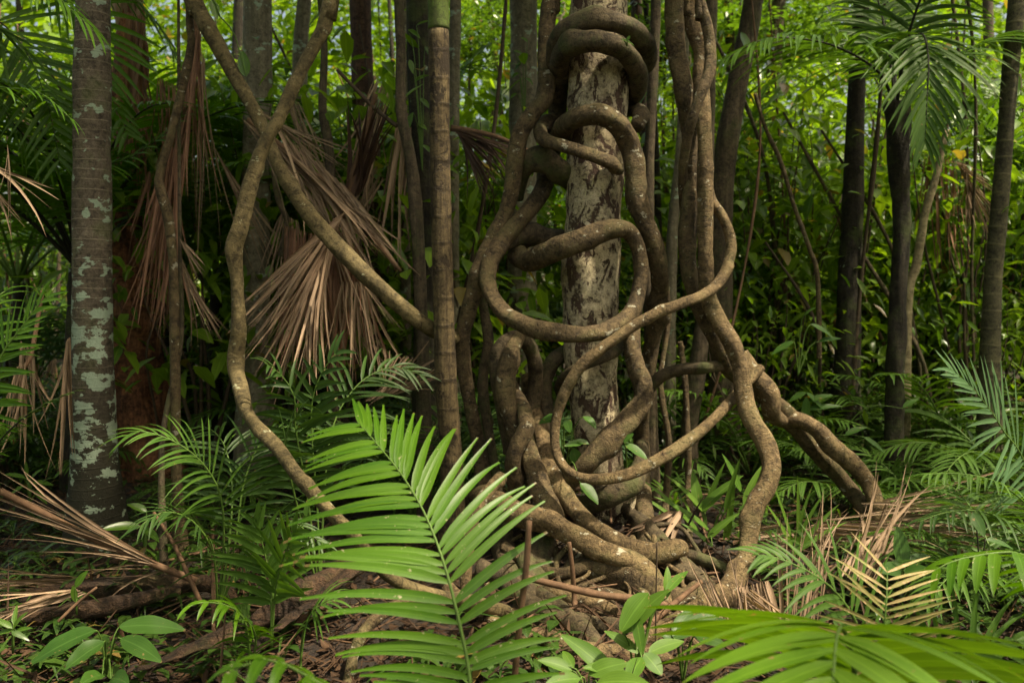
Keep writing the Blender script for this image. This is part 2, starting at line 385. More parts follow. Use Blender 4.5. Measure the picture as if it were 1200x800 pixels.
# ------------------------------------------------------------------ crowns and background trees
def crown_mesh(seed, n, r, size, mat, flat=.6):
    rr = random.Random(seed); mb = MB()
    cl = [V((rr.gauss(0, .5), rr.gauss(0, .5), rr.gauss(0, .4))) for _ in range(26)]
    for c in cl:
        c *= r * .9; c.z *= flat
        for _ in range(n // 26):
            o = V((rr.gauss(0, 1), rr.gauss(0, 1), rr.gauss(0, .45))) * (r * .16)
            d = V((rr.uniform(-1, 1), rr.uniform(-1, 1), rr.uniform(-.7, .3))).normalized()
            s = d.cross(V((rr.uniform(-.4, .4), rr.uniform(-.4, .4), 1))).normalized()
            flake(mb, c + o, d, s, size * rr.uniform(.6, 1.3), size * rr.uniform(.3, .55))
    return mb.mesh('crown', M[mat], smooth=False)
CROWN = [crown_mesh(1, 3000, 2.0, .19, 'leaf_mid'), crown_mesh(2, 2600, 1.7, .17, 'leaf_bright'), crown_mesh(3, 3000, 2.1, .20, 'leaf_mid')]
def add_crown(parent, off, k=None, s=1.0):
    o = bpy.data.objects.new('crown', CROWN[rnd.randrange(3) if k is None else k]); COL.objects.link(o); o.parent = parent
    o.location = off; o.rotation_euler = (0, 0, rnd.random() * 6.28); o.scale = (s, s, s); return o
def tree(label, pts, mat, top=6.5, crown=True, cat='tree', name='forest_tree', seg=14, ridges=0, wob=.06, flare=1.35, cs=1.0, group=None, step=.06):
    """pts: (px, py, depth, r px) from top of the picture downward; carried up to a crown and down into the ground"""
    q = [(*P(a, b, d), r * d / F) for a, b, d, r in pts]
    t, b = q[0], q[-1]
    g = gz(b[0], b[1]); 
    q[-1] = (b[0], b[1], g - .05, b[3] * flare) if b[2] < g + .35 else b
    if b[2] >= g + .35:
        k = (b[0] - q[-2][0]) / max(.2, q[-2][2] - b[2]) * .5
        q.append((b[0] + k * (b[2] - g), b[1], g + .12, b[3] * 1.05)); q.append((b[0] + k * (b[2] - g), b[1], g - .06, b[3] * flare))
    sl = (t[0] - q[1][0]) / max(.3, t[2] - q[1][2])
    if top > t[2] + .3:
        for h in (.5, 1.0):
            q.insert(0, (t[0] + sl * .6 * (top - t[2]) * h, t[1], t[2] + (top - t[2]) * h, t[3] * (1 - .25 * h)))
    base = V((q[-1][0], q[-1][1], g))
    th = thing(name, label, cat, base, group)
    mb = MB(); tube(mb, q, seg=seg, step=step, wob=wob, lump=6, ridges=ridges)
    part('trunk', mb, M[mat], th, org=base)
    if crown: add_crown(th, V((q[0][0], q[0][1], q[0][2])) - base, s=cs * (.95 if b[1] < 4.8 else .7))
    return th

# the host tree in the middle
HT = [(701, -20, 4.5, 33), (701, 60, 4.5, 34.5), (700, 140, 4.5, 35), (696, 240, 4.5, 34.5), (692, 320, 4.5, 34), (692, 400, 4.5, 31), (696, 470, 4.5, 29), (705, 540, 4.5, 26), (714, 600, 4.5, 25), (722, 650, 4.5, 34)]
host = tree('thick tan flaking trunk in the centre wrapped by coiling vines', HT, 'host', top=6.6, seg=40, wob=.07, step=.03, cs=1.0, name='host_tree')

G1 = 'thin tree trunks among the foliage'
tree('palm trunk with pale rings and green lichen patches at the far left', [(109, -10, 4.6, 19), (108, 100, 4.6, 20), (108, 200, 4.6, 21), (108, 350, 4.6, 22), (109, 470, 4.6, 24), (112, 560, 4.6, 28), (113, 634, 4.6, 34)], 'palm_lichen', top=6.4, seg=32, wob=.04, name='palm_tree', cat='palm', flare=1.2, step=.03)
stem = tree('straight ringed palm stem like bamboo with a green top section', [(514, 35, 4.2, 12), (516, 200, 4.2, 12), (519, 330, 4.2, 12), (523, 450, 4.2, 13), (529, 540, 4.2, 13), (530, 640, 4.2, 14)], 'bamboo', top=1.4, crown=False, seg=20, wob=.04, name='ringed_palm', cat='palm')
mb = MB(); b0 = P(514, 33, 4.2)
tube(mb, [(b0.x, b0.y, b0.z - .01, .052), (b0.x - .003, b0.y, b0.z + .3, .053), (b0.x - .01, b0.y, b0.z + 1.2, .05), (b0.x - .02, b0.y, b0.z + 2.8, .04)], seg=20, wob=.02)
sh = part('crownshaft', mb, bark('green_crownshaft', (.05, .06, .02), (.075, .11, .02), (.11, .16, .035), cracks=0, streak=45, patch=5, bump=.2), stem, org=stem.location); sh['label'] = 'smooth green upper section of the stem'
add_crown(stem, V((b0.x - .02, b0.y, b0.z + 2.9)) - stem.location, k=1, s=.8)
tree('slim brown sapling trunk just left of the ringed palm stem', [(467, -10, 4.9, 6), (470, 60, 4.9, 6), (470, 130, 4.9, 6.5), (480, 180, 4.9, 7), (487, 240, 4.9, 8), (492, 330, 4.9, 7.5), (496, 430, 4.9, 8), (497, 600, 4.9, 9)], 'trunk_brown', name='sapling')
tree('dark double trunk hung with climbing leaves behind the ringed palm stem', [(490, -10, 5.6, 14), (491, 100, 5.6, 14), (497, 250, 5.6, 14), (498, 400, 5.6, 14), (500, 570, 5.6, 16)], 'trunk_dark')
tree('pale grey trunk seen behind the top of the left vine', [(613, -10, 6.6, 16), (614, 80, 6.6, 16), (612, 200, 6.6, 17), (612, 400, 6.6, 18), (612, 540, 6.6, 20)], 'trunk_pale', cs=1.1)
tree('thin brown trunk rising right beside the wrapped tree', [(769, -10, 5.0, 6), (766, 80, 5.0, 6), (761, 180, 5.0, 6), (760, 300, 5.0, 7), (762, 430, 5.0, 7), (764, 600, 5.0, 8)], 'trunk_brown', name='sapling')
tree('slender pale mottled trunk between the wrapped tree and the vine bundle', [(797, 170, 6.2, 5), (792, 230, 6.2, 6), (787, 290, 6.2, 7), (784, 400, 6.2, 8), (782, 530, 6.2, 8)], 'trunk_pale', name='sapling', top=4.0, cs=.6)
tree('greyish trunk with a knobbly foot low behind the vine bundle', [(826, 300, 5.6, 8), (822, 390, 5.6, 9), (815, 450, 5.6, 11), (808, 500, 5.6, 10), (806, 570, 5.6, 12)], 'trunk_brown', top=4.5, cs=.7)
tree('leaning grey brown trunk right of the vine bundle', [(884, -10, 6.2, 12), (868, 80, 6.2, 12), (852, 170, 6.2, 13), (845, 240, 6.2, 14), (843, 330, 6.2, 15), (846, 430, 6.2, 15), (850, 550, 6.2, 18)], 'trunk_brown')
tree('dark mossy trunk at right wreathed in small leaves', [(1010, -10, 6.3, 9), (1003, 120, 6.3, 10), (1000, 220, 6.3, 12), (995, 350, 6.3, 14), (992, 450, 6.3, 16), (988, 540, 6.3, 20)], 'trunk_dark')
tree('tall ringed dark palm stem near the right edge', [(1192, -10, 5.6, 9), (1186, 60, 5.6, 9), (1178, 160, 5.6, 9), (1170, 260, 5.6, 9.5), (1162, 360, 5.6, 10), (1158, 560, 5.6, 12)], 'trunk_ring', name='palm_tree', cat='palm')
tree('bare tan pole leaning against the dark palm at right', [(1109, 152, 5.9, 3.2), (1096, 210, 5.9, 4), (1084, 250, 5.9, 4.5), (1074, 310, 5.9, 5), (1063, 360, 5.9, 6), (1058, 560, 5.9, 6)], 'pole', top=0, crown=False, name='leaning_pole', cat='pole', seg=10)
tree('lichened grey trunk behind the leaning brown stem at left', [(302, -10, 6.0, 16), (302, 120, 6.0, 16), (300, 240, 6.0, 17), (300, 340, 6.0, 17), (300, 560, 6.0, 20)], 'trunk_pale', cs=1.1)
tree('broad rotten rust red trunk behind the lichened palm', [(150, -20, 6.2, 16), (154, 150, 6.2, 18), (157, 240, 6.2, 24), (160, 340, 6.2, 27), (162, 440, 6.2, 30), (164, 470, 6.2, 34), (164, 545, 6.2, 38)], 'rust', ridges=.22, wob=.16, seg=40, name='rotten_tree', step=.03, cs=.9)
tree('thin grey sapling with a crooked stem left of the dead fronds', [(221, -10, 4.4, 4), (224, 50, 4.4, 4.5), (212, 110, 4.4, 5), (200, 160, 4.4, 5), (186, 212, 4.4, 5.5), (195, 245, 4.4, 6), (203, 310, 4.4, 5.5), (205, 420, 4.4, 6), (207, 560, 4.4, 6.5), (214, 640, 4.4, 7)], 'vine', name='sapling', seg=10, wob=.1)
tree('spindly dark stem standing close beside the crooked grey sapling', [(210, 180, 4.5, 2.2), (211, 300, 4.5, 2.5), (212, 400, 4.5, 3), (190, 520, 4.3, 3.6), (194, 700, 4.0, 4.5)], 'trunk_brown', top=3.2, crown=False, name='sapling', seg=8)
tree('dull red brown trunk behind the dead fronds', [(425, 90, 6.6, 13), (430, 190, 6.6, 13), (436, 300, 6.6, 14), (440, 380, 6.6, 15), (442, 540, 6.6, 17)], 'red_trunk', cs=.9)
tree('slim forked brown stem in front of the leaves at upper left', [(375, -10, 5.4, 4), (380, 60, 5.4, 4), (378, 130, 5.4, 5), (386, 180, 5.4, 6), (390, 300, 5.4, 6), (392, 600, 5.4, 7)], 'trunk_brown', name='sapling', crown=False, top=3.4)
tree('pale trunk just left of the slim forked stem', [(357, -10, 7.0, 8), (352, 60, 7.0, 9), (350, 200, 7.0, 9), (350, 500, 7.0, 10)], 'trunk_pale', cs=.8)
tree('pinkish thin trunk showing behind the top of the ringed palm stem', [(534, -10, 6.0, 7), (532, 100, 6.0, 7), (530, 250, 6.0, 8), (530, 560, 6.0, 9)], 'trunk_pale', cs=.8)
tree('thin mossy trunk between the dark double trunk and the dead fronds', [(474, 190, 6.4, 5), (475, 300, 6.4, 6), (476, 545, 6.4, 6)], 'trunk_pale', crown=False, top=3.6, name='sapling')

# countless-looking but countable thin trunks farther in
bgt = []
rr = random.Random(11)
for i in range(48):
    d = rr.uniform(7.2, 19); px = rr.uniform(-60, 1260)
    if 640 < px < 760 and d < 10: px += 130
    r = rr.choice([.015, .02, .025, .03, .04, .06, .09]); x = (px - CX) * d / F; lean = rr.uniform(-.08, .08)
    mat = rr.choice(['trunk_brown', 'trunk_pale', 'trunk_dark', 'trunk_dark', 'red_trunk', 'trunk_brown'])
    g = gz(x, d); h = rr.uniform(5.6, 8.0)
    base = V((x, d, g))
    kd = {'trunk_brown': 'brown', 'trunk_pale': 'pale grey', 'trunk_dark': 'dark', 'red_trunk': 'reddish'}[mat]; sd_ = 'left' if px < 500 else ('right' if px > 760 else 'centre'); tk = 'stout' if r > .045 else 'thin'
    th = thing('forest_tree', '%s straight %s trunk standing deep in the background foliage at the %s' % (tk, kd, sd_), 'tree', base, '%s %s background trunks %s' % (tk, kd, sd_))
    mb = MB(); tube(mb, [(x, d, g - .1, r * 1.5), (x + lean * .3, d, g + .4, r * 1.1), (x + lean * h * .5 + rr.uniform(-.1, .1), d, g + h * .5, r), (x + lean * h, d, g + h, r * .7)], seg=9, step=.25, wob=.08)
    part('trunk', mb, M[mat], th, org=base)
if d < 9.5 and i % 2: add_crown(th, V((x + lean * h, d, g + h)) - base, s=rr.uniform(.8, 1.2))

rr = random.Random(61)
for i in range(16):
    d = rr.uniform(8.2, 12.5); px = (60, 170, 260, 345, 430, 470, 560, 640, 770, 850, 900, 950, 1010, 1090, 1160, 1230)[i]; x = (px - CX) * d / F; g = gz(x, d); h = HC + (HY - rr.uniform(20, 190)) * d / F
    base = V((x, d, g)); sd_ = 'left' if px < 500 else ('right' if px > 760 else 'centre')
    th = thing('small_tree', 'slender young tree with a loose leafy head in the background at the %s' % sd_, 'tree', base, 'young background trees %s' % sd_)
    mb = MB(); tube(mb, [(x, d, g - .1, .03), (x + rr.uniform(-.15, .15), d, g + h * .5, .022), (x + rr.uniform(-.3, .3), d, h, .014)], seg=8, step=.15, wob=.15)
    part('trunk', mb, M['trunk_brown'], th, org=base)
    add_crown(th, V((x, d, h)) - base, k=(0, 1)[i % 2], s=rr.uniform(.42, .7))

# ------------------------------------------------------------------ leafy shrubs
def shrub_proto(seed, h, n, lsize, mat):
    rr = random.Random(seed)
    th = thing('leafy_shrub', 'leafy broad leaved bush in the thicket behind the vines', 'shrub', (0, 0, 0), 'bushes of the background thicket')
    st, fo = MB(), MB()
    tips = []
    for k in range(5):
        a = rr.random() * 6.28; l = h * rr.uniform(.6, 1)
        q = [(0, 0, -.05, .018)]; x = y = 0
        for j in range(1, 6):
            x += math.cos(a) * rr.uniform(.02, .2) * h * .3; y += math.sin(a) * rr.uniform(.02, .2) * h * .3
            q.append((x + rr.uniform(-.04, .04), y + rr.uniform(-.04, .04), l * j / 5, .016 * (1.1 - j / 5)))
            if j > 1: tips.append(V(q[-1][:3]))
        tube(st, q, seg=6, step=.12, wob=.1)
    for i in range(n):
        t = rr.choice(tips); 
        c = t + V((rr.gauss(0, .27), rr.gauss(0, .27), rr.gauss(0, .15)))
        d = V((rr.uniform(-1, 1), rr.uniform(-1, 1), rr.uniform(-.75, .25)))
        nrm = V((rr.uniform(-.5, .5), rr.uniform(-.5, .5), 1))
        leaf(fo, c, d, nrm, lsize * rr.choice([.5, .7, .9, 1.1, 1.35]), lsize * rr.uniform(.3, .48), 3, rr.uniform(.1, .45), .18, 1)
    part('stem', st, M['twig'], th); part('foliage', fo, M[mat], th)
    return th
protos = [shrub_proto(21, 2.2, 340, .17, 'leaf_mid'), shrub_proto(22, 1.7, 340, .10, 'leaf_bright'), shrub_proto(23, 1.2, 320, .12, 'leaf_dark'), shrub_proto(24, 2.8, 380, .19, 'leaf_bright'), shrub_proto(25, 2.6, 460, .09, 'leaf_mid')]
used = set()
rr = random.Random(5)
def place(k, x, y, s=1.0):
    o = protos[k] if k not in used else copy_tree(protos[k])
    used.add(k); side = 'left' if x < -.05 * y else ('right' if x > .2 * y else 'centre'); lowb = 'low' if s < .72 else ('large' if s > 1.05 else 'middling')
    o['label'] = '%s %s bush in the thicket at the %s of the background' % (lowb, ('mid green broad leaved', 'fresh green small leaved', 'dark green compact', 'tall bright big leaved', 'tall mid green fine leaved')[k], side)
    o['group'] = '%s %s bushes %s' % (lowb, ('mid green', 'fresh green', 'dark', 'tall bright', 'tall fine leaved')[k], side); o.location = (x, y, gz(x, y)); o.rotation_euler = (0, 0, rr.random() * 6.28); o.scale = (s, s, s); return o
for i in range(46):                                    # right half, light green
    y = rr.uniform(7.0, 15); px = rr.uniform(760, 1260); place(rr.choice([0, 1, 3, 3, 4]), (px - CX) * y / F, y, rr.uniform(.8, 1.25))
for i in range(44):
    y = rr.uniform(7.6, 16); px = rr.uniform(-60, 760); place(rr.choice([0, 1, 3, 4, 2]), (px - CX) * y / F, y, rr.uniform(.8, 1.25))
for k, px, y, s_ in ((3, 915, 6.8, .9), (1, 895, 6.2, 1.0), (3, 960, 7.3, 1.1), (1, 870, 6.0, .8), (3, 1110, 7.0, 1.0), (1, 1150, 6.3, .9), (4, 905, 7.6, 1.2),
                     (3, 415, 7.2, 1.1), (1, 445, 6.8, 1.0), (3, 565, 7.4, 1.1), (1, 590, 6.6, .9), (1, 345, 7.0, 1.1), (3, 250, 7.2, 1.1), (1, 655, 6.9, .9), (3, 790, 7.6, 1.1), (1, 740, 6.8, .9), (3, 640, 8.5, 1.2), (3, 480, 8.2, 1.2), (3, 870, 8.4, 1.25), (3, 402, 5.9, .98), (4, 345, 6.3, 1.1), (3, 425, 6.5, 1.15), (3, 925, 7.2, 1.1), (3, 565, 6.3, 1.1), (4, 890, 7.0, 1.25), (4, 1130, 6.4, 1.1), (3, 240, 6.0, 1.0), (3, 980, 8.6, 1.3), (3, 1080, 8.4, 1.25)):
    place(k, (px - CX) * y / F, y, s_)
for i in range(26):                                    # low dark ones
    y = rr.uniform(5.6, 8.5); px = rr.choice([rr.uniform(740, 1250), rr.uniform(-50, 640)]); place(2, (px - CX) * y / F, y, rr.uniform(.35, .7))

# the wood farther off and unseen shading leaves, one mass
mb = MB(); rr = random.Random(9)
cl = []
for i in range(1150):
    y = rr.uniform(13.5, 27); x = rr.uniform(-.75, .75) * y; z = rr.uniform(0, 1) ** .7 * (2.5 + .40 * y); cl.append((V((x, y, gz(x, y) + z)), rr.uniform(.5, 1.1)))
for i in range(330):                                   # unseen rest of the wood at sides and behind, added to block low skylight
    a = rr.uniform(0.9, 5.4) - math.pi * .0; rad = rr.uniform(7.5, 12)
    x = math.sin(a) * rad; y = 2 + math.cos(a) * rad
    if y > 3 and abs(x) < .85 * y: continue
    cl.append((V((x, y, rr.uniform(.2, 6.5))), rr.uniform(.6, 1.1)))
for i in range(300):                                   # unseen canopy added overhead to shade the scene, gaps let the sun through
    x = rr.uniform(-8, 10); y = rr.uniform(-3, 9.5); z = rr.uniform(6.6, 9.5)
    if noise.noise(V((x * .45, y * .45, 2.2))) > (.16 if y < 5 else -.22): continue
    if abs(x - 1.7) < 1.1 and -.3 < y < 2.6: continue
    if (-3.5 < x < .8 and y > 6.3) or (x > 3.2 and y > 6): continue
    cl.append((V((x, y, z)), rr.uniform(.5, .9)))
for c, s in cl:
    for k in range(70):
        o = V((rr.gauss(0, s), rr.gauss(0, s * .7), rr.gauss(0, s * .5)))
        d = V((rr.uniform(-1, 1), rr.uniform(-1, 1), rr.uniform(-.8, .4))).normalized(); n = V((rr.uniform(-.6, .6), rr.uniform(-.6, .6), 1))
        flake(mb, c + o, d, d.cross(n).normalized(), rr.uniform(.14, .36), rr.uniform(.08, .18))
tag(put('far_and_unseen_foliage', mb, M['leaf_bright'], V((0, 0, 0)), smooth=False), 'bright leaves of the wood far behind, plus unseen leaves added for shade', 'foliage', kind='stuff')

# low seedlings and herbs, too many to count
mb = MB(); rr = random.Random(13)
for i in range(5600):
    y = 2.7 + 10 * rr.random() ** 1.1; x = rr.uniform(-.72, .72) * y
    if abs(x - .35) < .75 and 3.2 < y < 5.0: continue
    if noise.noise(V((x * .9, y * .9, 8))) < -.2 and y < 6: continue
    b = V((x, y, gz(x, y) - .01)); h = rr.uniform(.03, .22)
    for k in range(rr.randint(3, 6)):
        a = rr.random() * 6.28; e = rr.uniform(.1, 1.2)
        d = V((math.cos(a), math.sin(a), e)); c = b + V((0, 0, h * rr.random()))
        if i % 3 == 0: leaf(mb, c, d, V((0, 0, 1)), rr.uniform(.1, .28), rr.uniform(.008, .018), 3, .6, .15, 0)
        else: leaf(mb, c, d * .6, V((0, 0, 1)), rr.uniform(.05, .13), rr.uniform(.02, .05), 3, .5, .12, 1)
tag(put('ground_cover', mb, M['leaf_dark'], V((0, 0, 0))), 'low green seedlings and grassy sprouts covering the forest floor', 'ground cover', kind='stuff')

# ------------------------------------------------------------------ palms
def rosette(name, label, loc, nf, L, elev, lw=.02, ll=.35, n=22, mat='frond_mid', trunk=0, tr=.04, stalk='stalk', cat='palm', group=None, seg=4, az0=None, droop=.35, seed=1, curve=1.1, tmat='trunk_dark', skip=None, vup=.2):
    global rnd
    old = rnd; rnd = random.Random(seed)
    th = thing(name, label, cat, loc, group)
    if trunk:
        mb = MB(); tube(mb, [(0, 0, -.08, tr * 1.3), (.0, 0, trunk * .5, tr), (.02, 0, trunk, tr * .9)], seg=12, step=.06, wob=.15); part('trunk', mb, M[tmat], th)
    for i in range(nf):
        a = (az0 or 0) + i / nf * 6.283 + rnd.uniform(-.25, .25); e = R(elev + rnd.uniform(-14, 14)); l = L * rnd.uniform(.8, 1.1)
        p = V((0, 0, trunk)); pts = [p.copy()]; c = curve * rnd.uniform(.8, 1.2)
        for k in range(7):
            ee = e - c * (k / 7) ** 1.3 * 1.3
            p = p + V((math.cos(a) * math.cos(ee), math.sin(a) * math.cos(ee), math.sin(ee))) * (l / 7); pts.append(p.copy())
        f, s = frond(pts, n=n, L=ll * rnd.uniform(.85, 1.1), W=lw, droop=droop, start=.2, seg=seg, vup=vup, stalk_r=.008 * L)
        fo = part('frond', f, M[mat], th); part('stalk', s, M[stalk], fo)
    rnd = old
    return th
def pixel_frond(palm, path, mat='frond_mid', stalk='stalk', **kw):
    org = V(palm.location)
    f, s = frond([P(*q) for q in path], **kw)
    fo = part('frond', f, M[mat], palm, org=org); part('stalk', s, M[stalk], fo, org=org); return fo
def palm_at(label, px, d, name='young_palm', group=None, x=None):
    xx = (px - CX) * d / F if x is None else x
    return thing(name, label, 'palm', V((xx, d, gz(xx, d))), group)
CAMN = V((0, -.75, .65)).normalized()

# front centre palm frond, fresh green
p = palm_at('young palm in the front centre with one big fresh green frond', 600, 1.9)
pixel_frond(p, [(590, 1080, 1.9), (565, 930, 1.95), (552, 810, 2.02), (546, 765, 2.05), (530, 695, 2.1), (517, 650, 2.15), (497, 600, 2.22), (470, 555, 2.3), (440, 518, 2.38), (420, 494, 2.44)],
            'frond_fresh', n=29, L=.37, Lr=.31, W=.025, nh=V((.1, -.8, .6)), fwd=(62, 55), fwdR=(82, 22), droop=.20, start=.37, seg=10, vup=.05, fold=.12, jit=.025,
            shape=lambda t: 1.06 * min(1.0, .62 + 1.1 * t) * (1 - .62 * max(0, (t - .45) / .55) ** 1.2), stalk_r=.0065, tipw=.18)
pixel_frond(p, [(580, 1050, 1.9), (430, 850, 1.75), (360, 792, 1.7), (310, 772, 1.66), (265, 790, 1.6)], 'frond_fresh', n=12, L=.22, W=.03, droop=.6, start=.35, seg=8, fwd=(75, 40), vup=.1, jit=.03)

# front right, big arching leaf
p = palm_at('young palm whose huge glossy leaf arches in the bottom right corner', 1000, 1.9)
pixel_frond(p, [(1010, 1050, 1.95), (1008, 880, 1.93), (1000, 775, 1.88), (988, 737, 1.78), (981, 745, 1.66), (977, 785, 1.55), (974, 850, 1.46), (972, 920, 1.40)],
            'frond_fan', n=18, L=.46, W=.047, nh=V((0, .1, 1)), fwd=(76, 42), droop=.30, start=.36, seg=12, vup=.14, fold=.10, jit=.02,
            shape=lambda t: .95 - .4 * t ** 2 + .1 * math.sin(t * 9), stalk_r=.007)
# withering frond right
p = palm_at('small palm with a half dead straw coloured frond behind the glossy leaf', 1035, 2.5)
pixel_frond(p, [(1032, 900, 2.45), (1034, 800, 2.4), (1036, 735, 2.38), (1039, 700, 2.4), (1040, 664, 2.46)], 'frond_yellow', n=17, L=.24, W=.011, nh=V((0, -.7, .7)), fwd=(78, 58), droop=.05, start=.42, seg=5, vup=.1, jit=.09,
            shape=lambda t: 1.15 - .55 * t)
pixel_frond(p, [(1040, 880, 2.55), (1015, 760, 2.5), (985, 700, 2.5), (945, 668, 2.5), (905, 652, 2.5), (885, 650, 2.48)], 'frond_mid', n=16, L=.27, W=.018, nh=V((0, -.5, .9)), fwd=(62, 25), droop=.3, start=.3, seg=6, vup=.12)
pixel_frond(p, [(1050, 880, 2.5), (1110, 790, 2.4), (1170, 750, 2.35), (1230, 760, 2.3)], 'frond_mid', n=12, L=.25, W=.02, nh=V((0, -.5, .9)), fwd=(62, 30), droop=.3, start=.3, seg=6)
# right edge frond drooping leaflets
p = palm_at('palm seedling at the right edge with broad drooping leaflets', 1250, 2.6)
pixel_frond(p, [(1290, 820, 2.6), (1250, 690, 2.55), (1200, 650, 2.5), (1150, 650, 2.48), (1110, 660, 2.46), (1085, 675, 2.45)], 'frond_fresh', n=13, L=.27, W=.036, nh=V((0, 0, 1)), fwd=(72, 38), droop=.55, start=.3, seg=8, vup=.0, fold=.12)
# right: greyish palm frond
p = palm_at('greyish green palm at the right edge with a tall combed frond', 1230, 3.9)
pixel_frond(p, [(1240, 660, 3.9), (1215, 580, 3.9), (1195, 530, 3.85), (1178, 508, 3.8), (1160, 480, 3.75), (1135, 450, 3.7), (1112, 432, 3.65)], 'frond_blue', n=26, L=.42, Lr=.34, W=.022, nh=V((.1, -.8, .6)), fwd=(80, 16), fwdR=(70, 22), droop=.08, start=.3, seg=6, vup=.05)
pixel_frond(p, [(1240, 660, 3.9), (1210, 600, 3.7), (1170, 566, 3.6), (1125, 555, 3.55), (1080, 556, 3.5)], 'frond_mid', n=22, L=.24, W=.016, fwd=(65, 35), droop=.5, start=.25, seg=5)
pixel_frond(p, [(1240, 660, 3.9), (1200, 625, 3.7), (1155, 600, 3.6), (1110, 600, 3.5), (1075, 612, 3.45)], 'frond_dark', n=20, L=.28, W=.016, fwd=(65, 35), droop=.5, start=.25, seg=5)
# left frond
p = palm_at('young palm at the left edge with a raised comb of green leaflets', -60, 3.2)
pixel_frond(p, [(-60, 640, 3.2), (-30, 500, 3.2), (0, 420, 3.2), (15, 397, 3.2), (32, 375, 3.2), (48, 354, 3.2), (62, 343, 3.2)], 'frond_fresh', n=24, L=.28, W=.018, nh=V((-.2, -.8, .6)), fwd=(80, 30), droop=.1, start=.35, seg=6, vup=.05)
pixel_frond(p, [(-60, 640, 3.2), (-40, 480, 3.3), (-25, 390, 3.4), (0, 345, 3.5), (30, 335, 3.6), (60, 350, 3.6)], 'frond_fresh', n=16, L=.26, W=.016, fwd=(70, 30), droop=.35, start=.3, seg=6)
pixel_frond(p, [(-60, 640, 3.2), (-30, 560, 3.15), (10, 505, 3.1), (50, 475, 3.1), (88, 458, 3.1)], 'frond_dark', n=16, L=.12, W=.012, fwd=(50, 20), droop=.3, start=.3, seg=4, stalk='stalk_dark')

# seedling palm left of centre with arching fronds
p = palm_at('dark green young palm with arching fronds below the crooked stem', 255, 3.5)
for path, L, n in (([(255, 720, 3.5), (262, 640, 3.5), (258, 580, 3.45), (235, 540, 3.4), (200, 515, 3.35), (165, 505, 3.3), (145, 512, 3.28)], .36, 22),
                   ([(255, 720, 3.5), (268, 640, 3.5), (272, 570, 3.6), (262, 520, 3.7), (240, 500, 3.8), (215, 505, 3.9)], .30, 18),
                   ([(255, 720, 3.5), (275, 640, 3.5), (285, 570, 3.55), (305, 520, 3.6), (335, 500, 3.7), (370, 510, 3.8)], .32, 18),
                   ([(255, 720, 3.5), (250, 650, 3.4), (225, 610, 3.3), (190, 600, 3.2), (160, 620, 3.1)], .26, 16),
                   ([(255, 720, 3.5), (280, 660, 3.45), (310, 620, 3.4), (340, 610, 3.35), (375, 635, 3.3)], .26, 16)):
    pixel_frond(p, path, 'frond_mid' if L > .35 else 'frond_dark', n=n, L=L, W=.014, fwd=(66, 28), droop=.4, start=.3, seg=6, nh=V((0, -.35, 1)))
p = palm_at('upright small palm with broad dark leaflets in front at left', 318, 3.2)
for path, L in (([(318, 760, 3.2), (318, 700, 3.2), (314, 665, 3.2), (307, 635, 3.2), (300, 610, 3.2)], .24), ([(318, 760, 3.2), (322, 700, 3.2), (330, 660, 3.15), (345, 625, 3.1), (362, 600, 3.1)], .20)):
    pixel_frond(p, path, 'frond_mid', n=9, L=L, W=.032, fwd=(62, 22), droop=.22, start=.35, seg=7, nh=V((0, -.7, .7)))
p = palm_at('small bright palm with arched leaflets beside the fallen sheath', 285, 2.9)
pixel_frond(p, [(290, 830, 2.9), (292, 760, 2.85), (284, 722, 2.8), (262, 708, 2.75), (235, 706, 2.7), (214, 714, 2.66)], 'frond_fresh', n=9, L=.17, W=.02, fwd=(60, 25), droop=.5, start=.4, seg=6, nh=V((0, -.3, 1)))
pixel_frond(p, [(290, 830, 2.9), (296, 780, 2.85), (300, 745, 2.8), (290, 728, 2.75), (280, 726, 2.7)], 'frond_mid', n=10, L=.13, W=.01, fwd=(60, 30), droop=.3, start=.4, seg=5)
p = palm_at('tiny fan leaved palm right of the upright dark one', 355, 3.1)
pixel_frond(p, [(352, 800, 3.1), (353, 760, 3.1), (357, 735, 3.05), (370, 712, 3.0), (395, 702, 3.0)], 'frond_mid', n=10, L=.22, W=.013, fwd=(75, 20), droop=.5, start=.55, seg=6, nh=V((0, -.4, 1)))
# mid palms behind the front frond
p = palm_at('feathery dark palm behind the big front frond', 375, 3.6)
for path, L, n, wd in (([(375, 700, 3.6), (372, 600, 3.6), (366, 520, 3.6), (366, 470, 3.6), (378, 435, 3.6), (395, 412, 3.6)], .30, 15, .032),
                   ([(375, 700, 3.6), (360, 580, 3.6), (346, 500, 3.55), (345, 465, 3.5), (330, 440, 3.5), (310, 425, 3.4)], .26, 13, .022),
                   ([(375, 700, 3.6), (380, 580, 3.7), (390, 500, 3.8), (420, 450, 3.9), (460, 430, 4.0), (495, 440, 4.0)], .32, 18, .02),
                   ([(375, 700, 3.6), (350, 600, 3.5), (335, 530, 3.4), (340, 500, 3.3), (355, 480, 3.2)], .2, 9, .026)):
    pixel_frond(p, path, 'frond_dark', n=n, L=L, W=wd * .85, fwd=(70, 25), droop=.35, start=.42, seg=7, nh=V((0, -.7, .7)))
rosette('young_palm', 'low spreading palm behind the ringed palm stem', V((-.55, 4.9, gz(-.55, 4.9))), 9, 1.2, 62, .017, .34, 22, 'frond_dark', seed=3)
rosette('young_palm', 'pale green palm spreading just right of the ringed palm stem', V((-.30, 5.6, gz(-.3, 5.6))), 9, 1.3, 55, .022, .42, 22, 'frond_blue', seed=4)

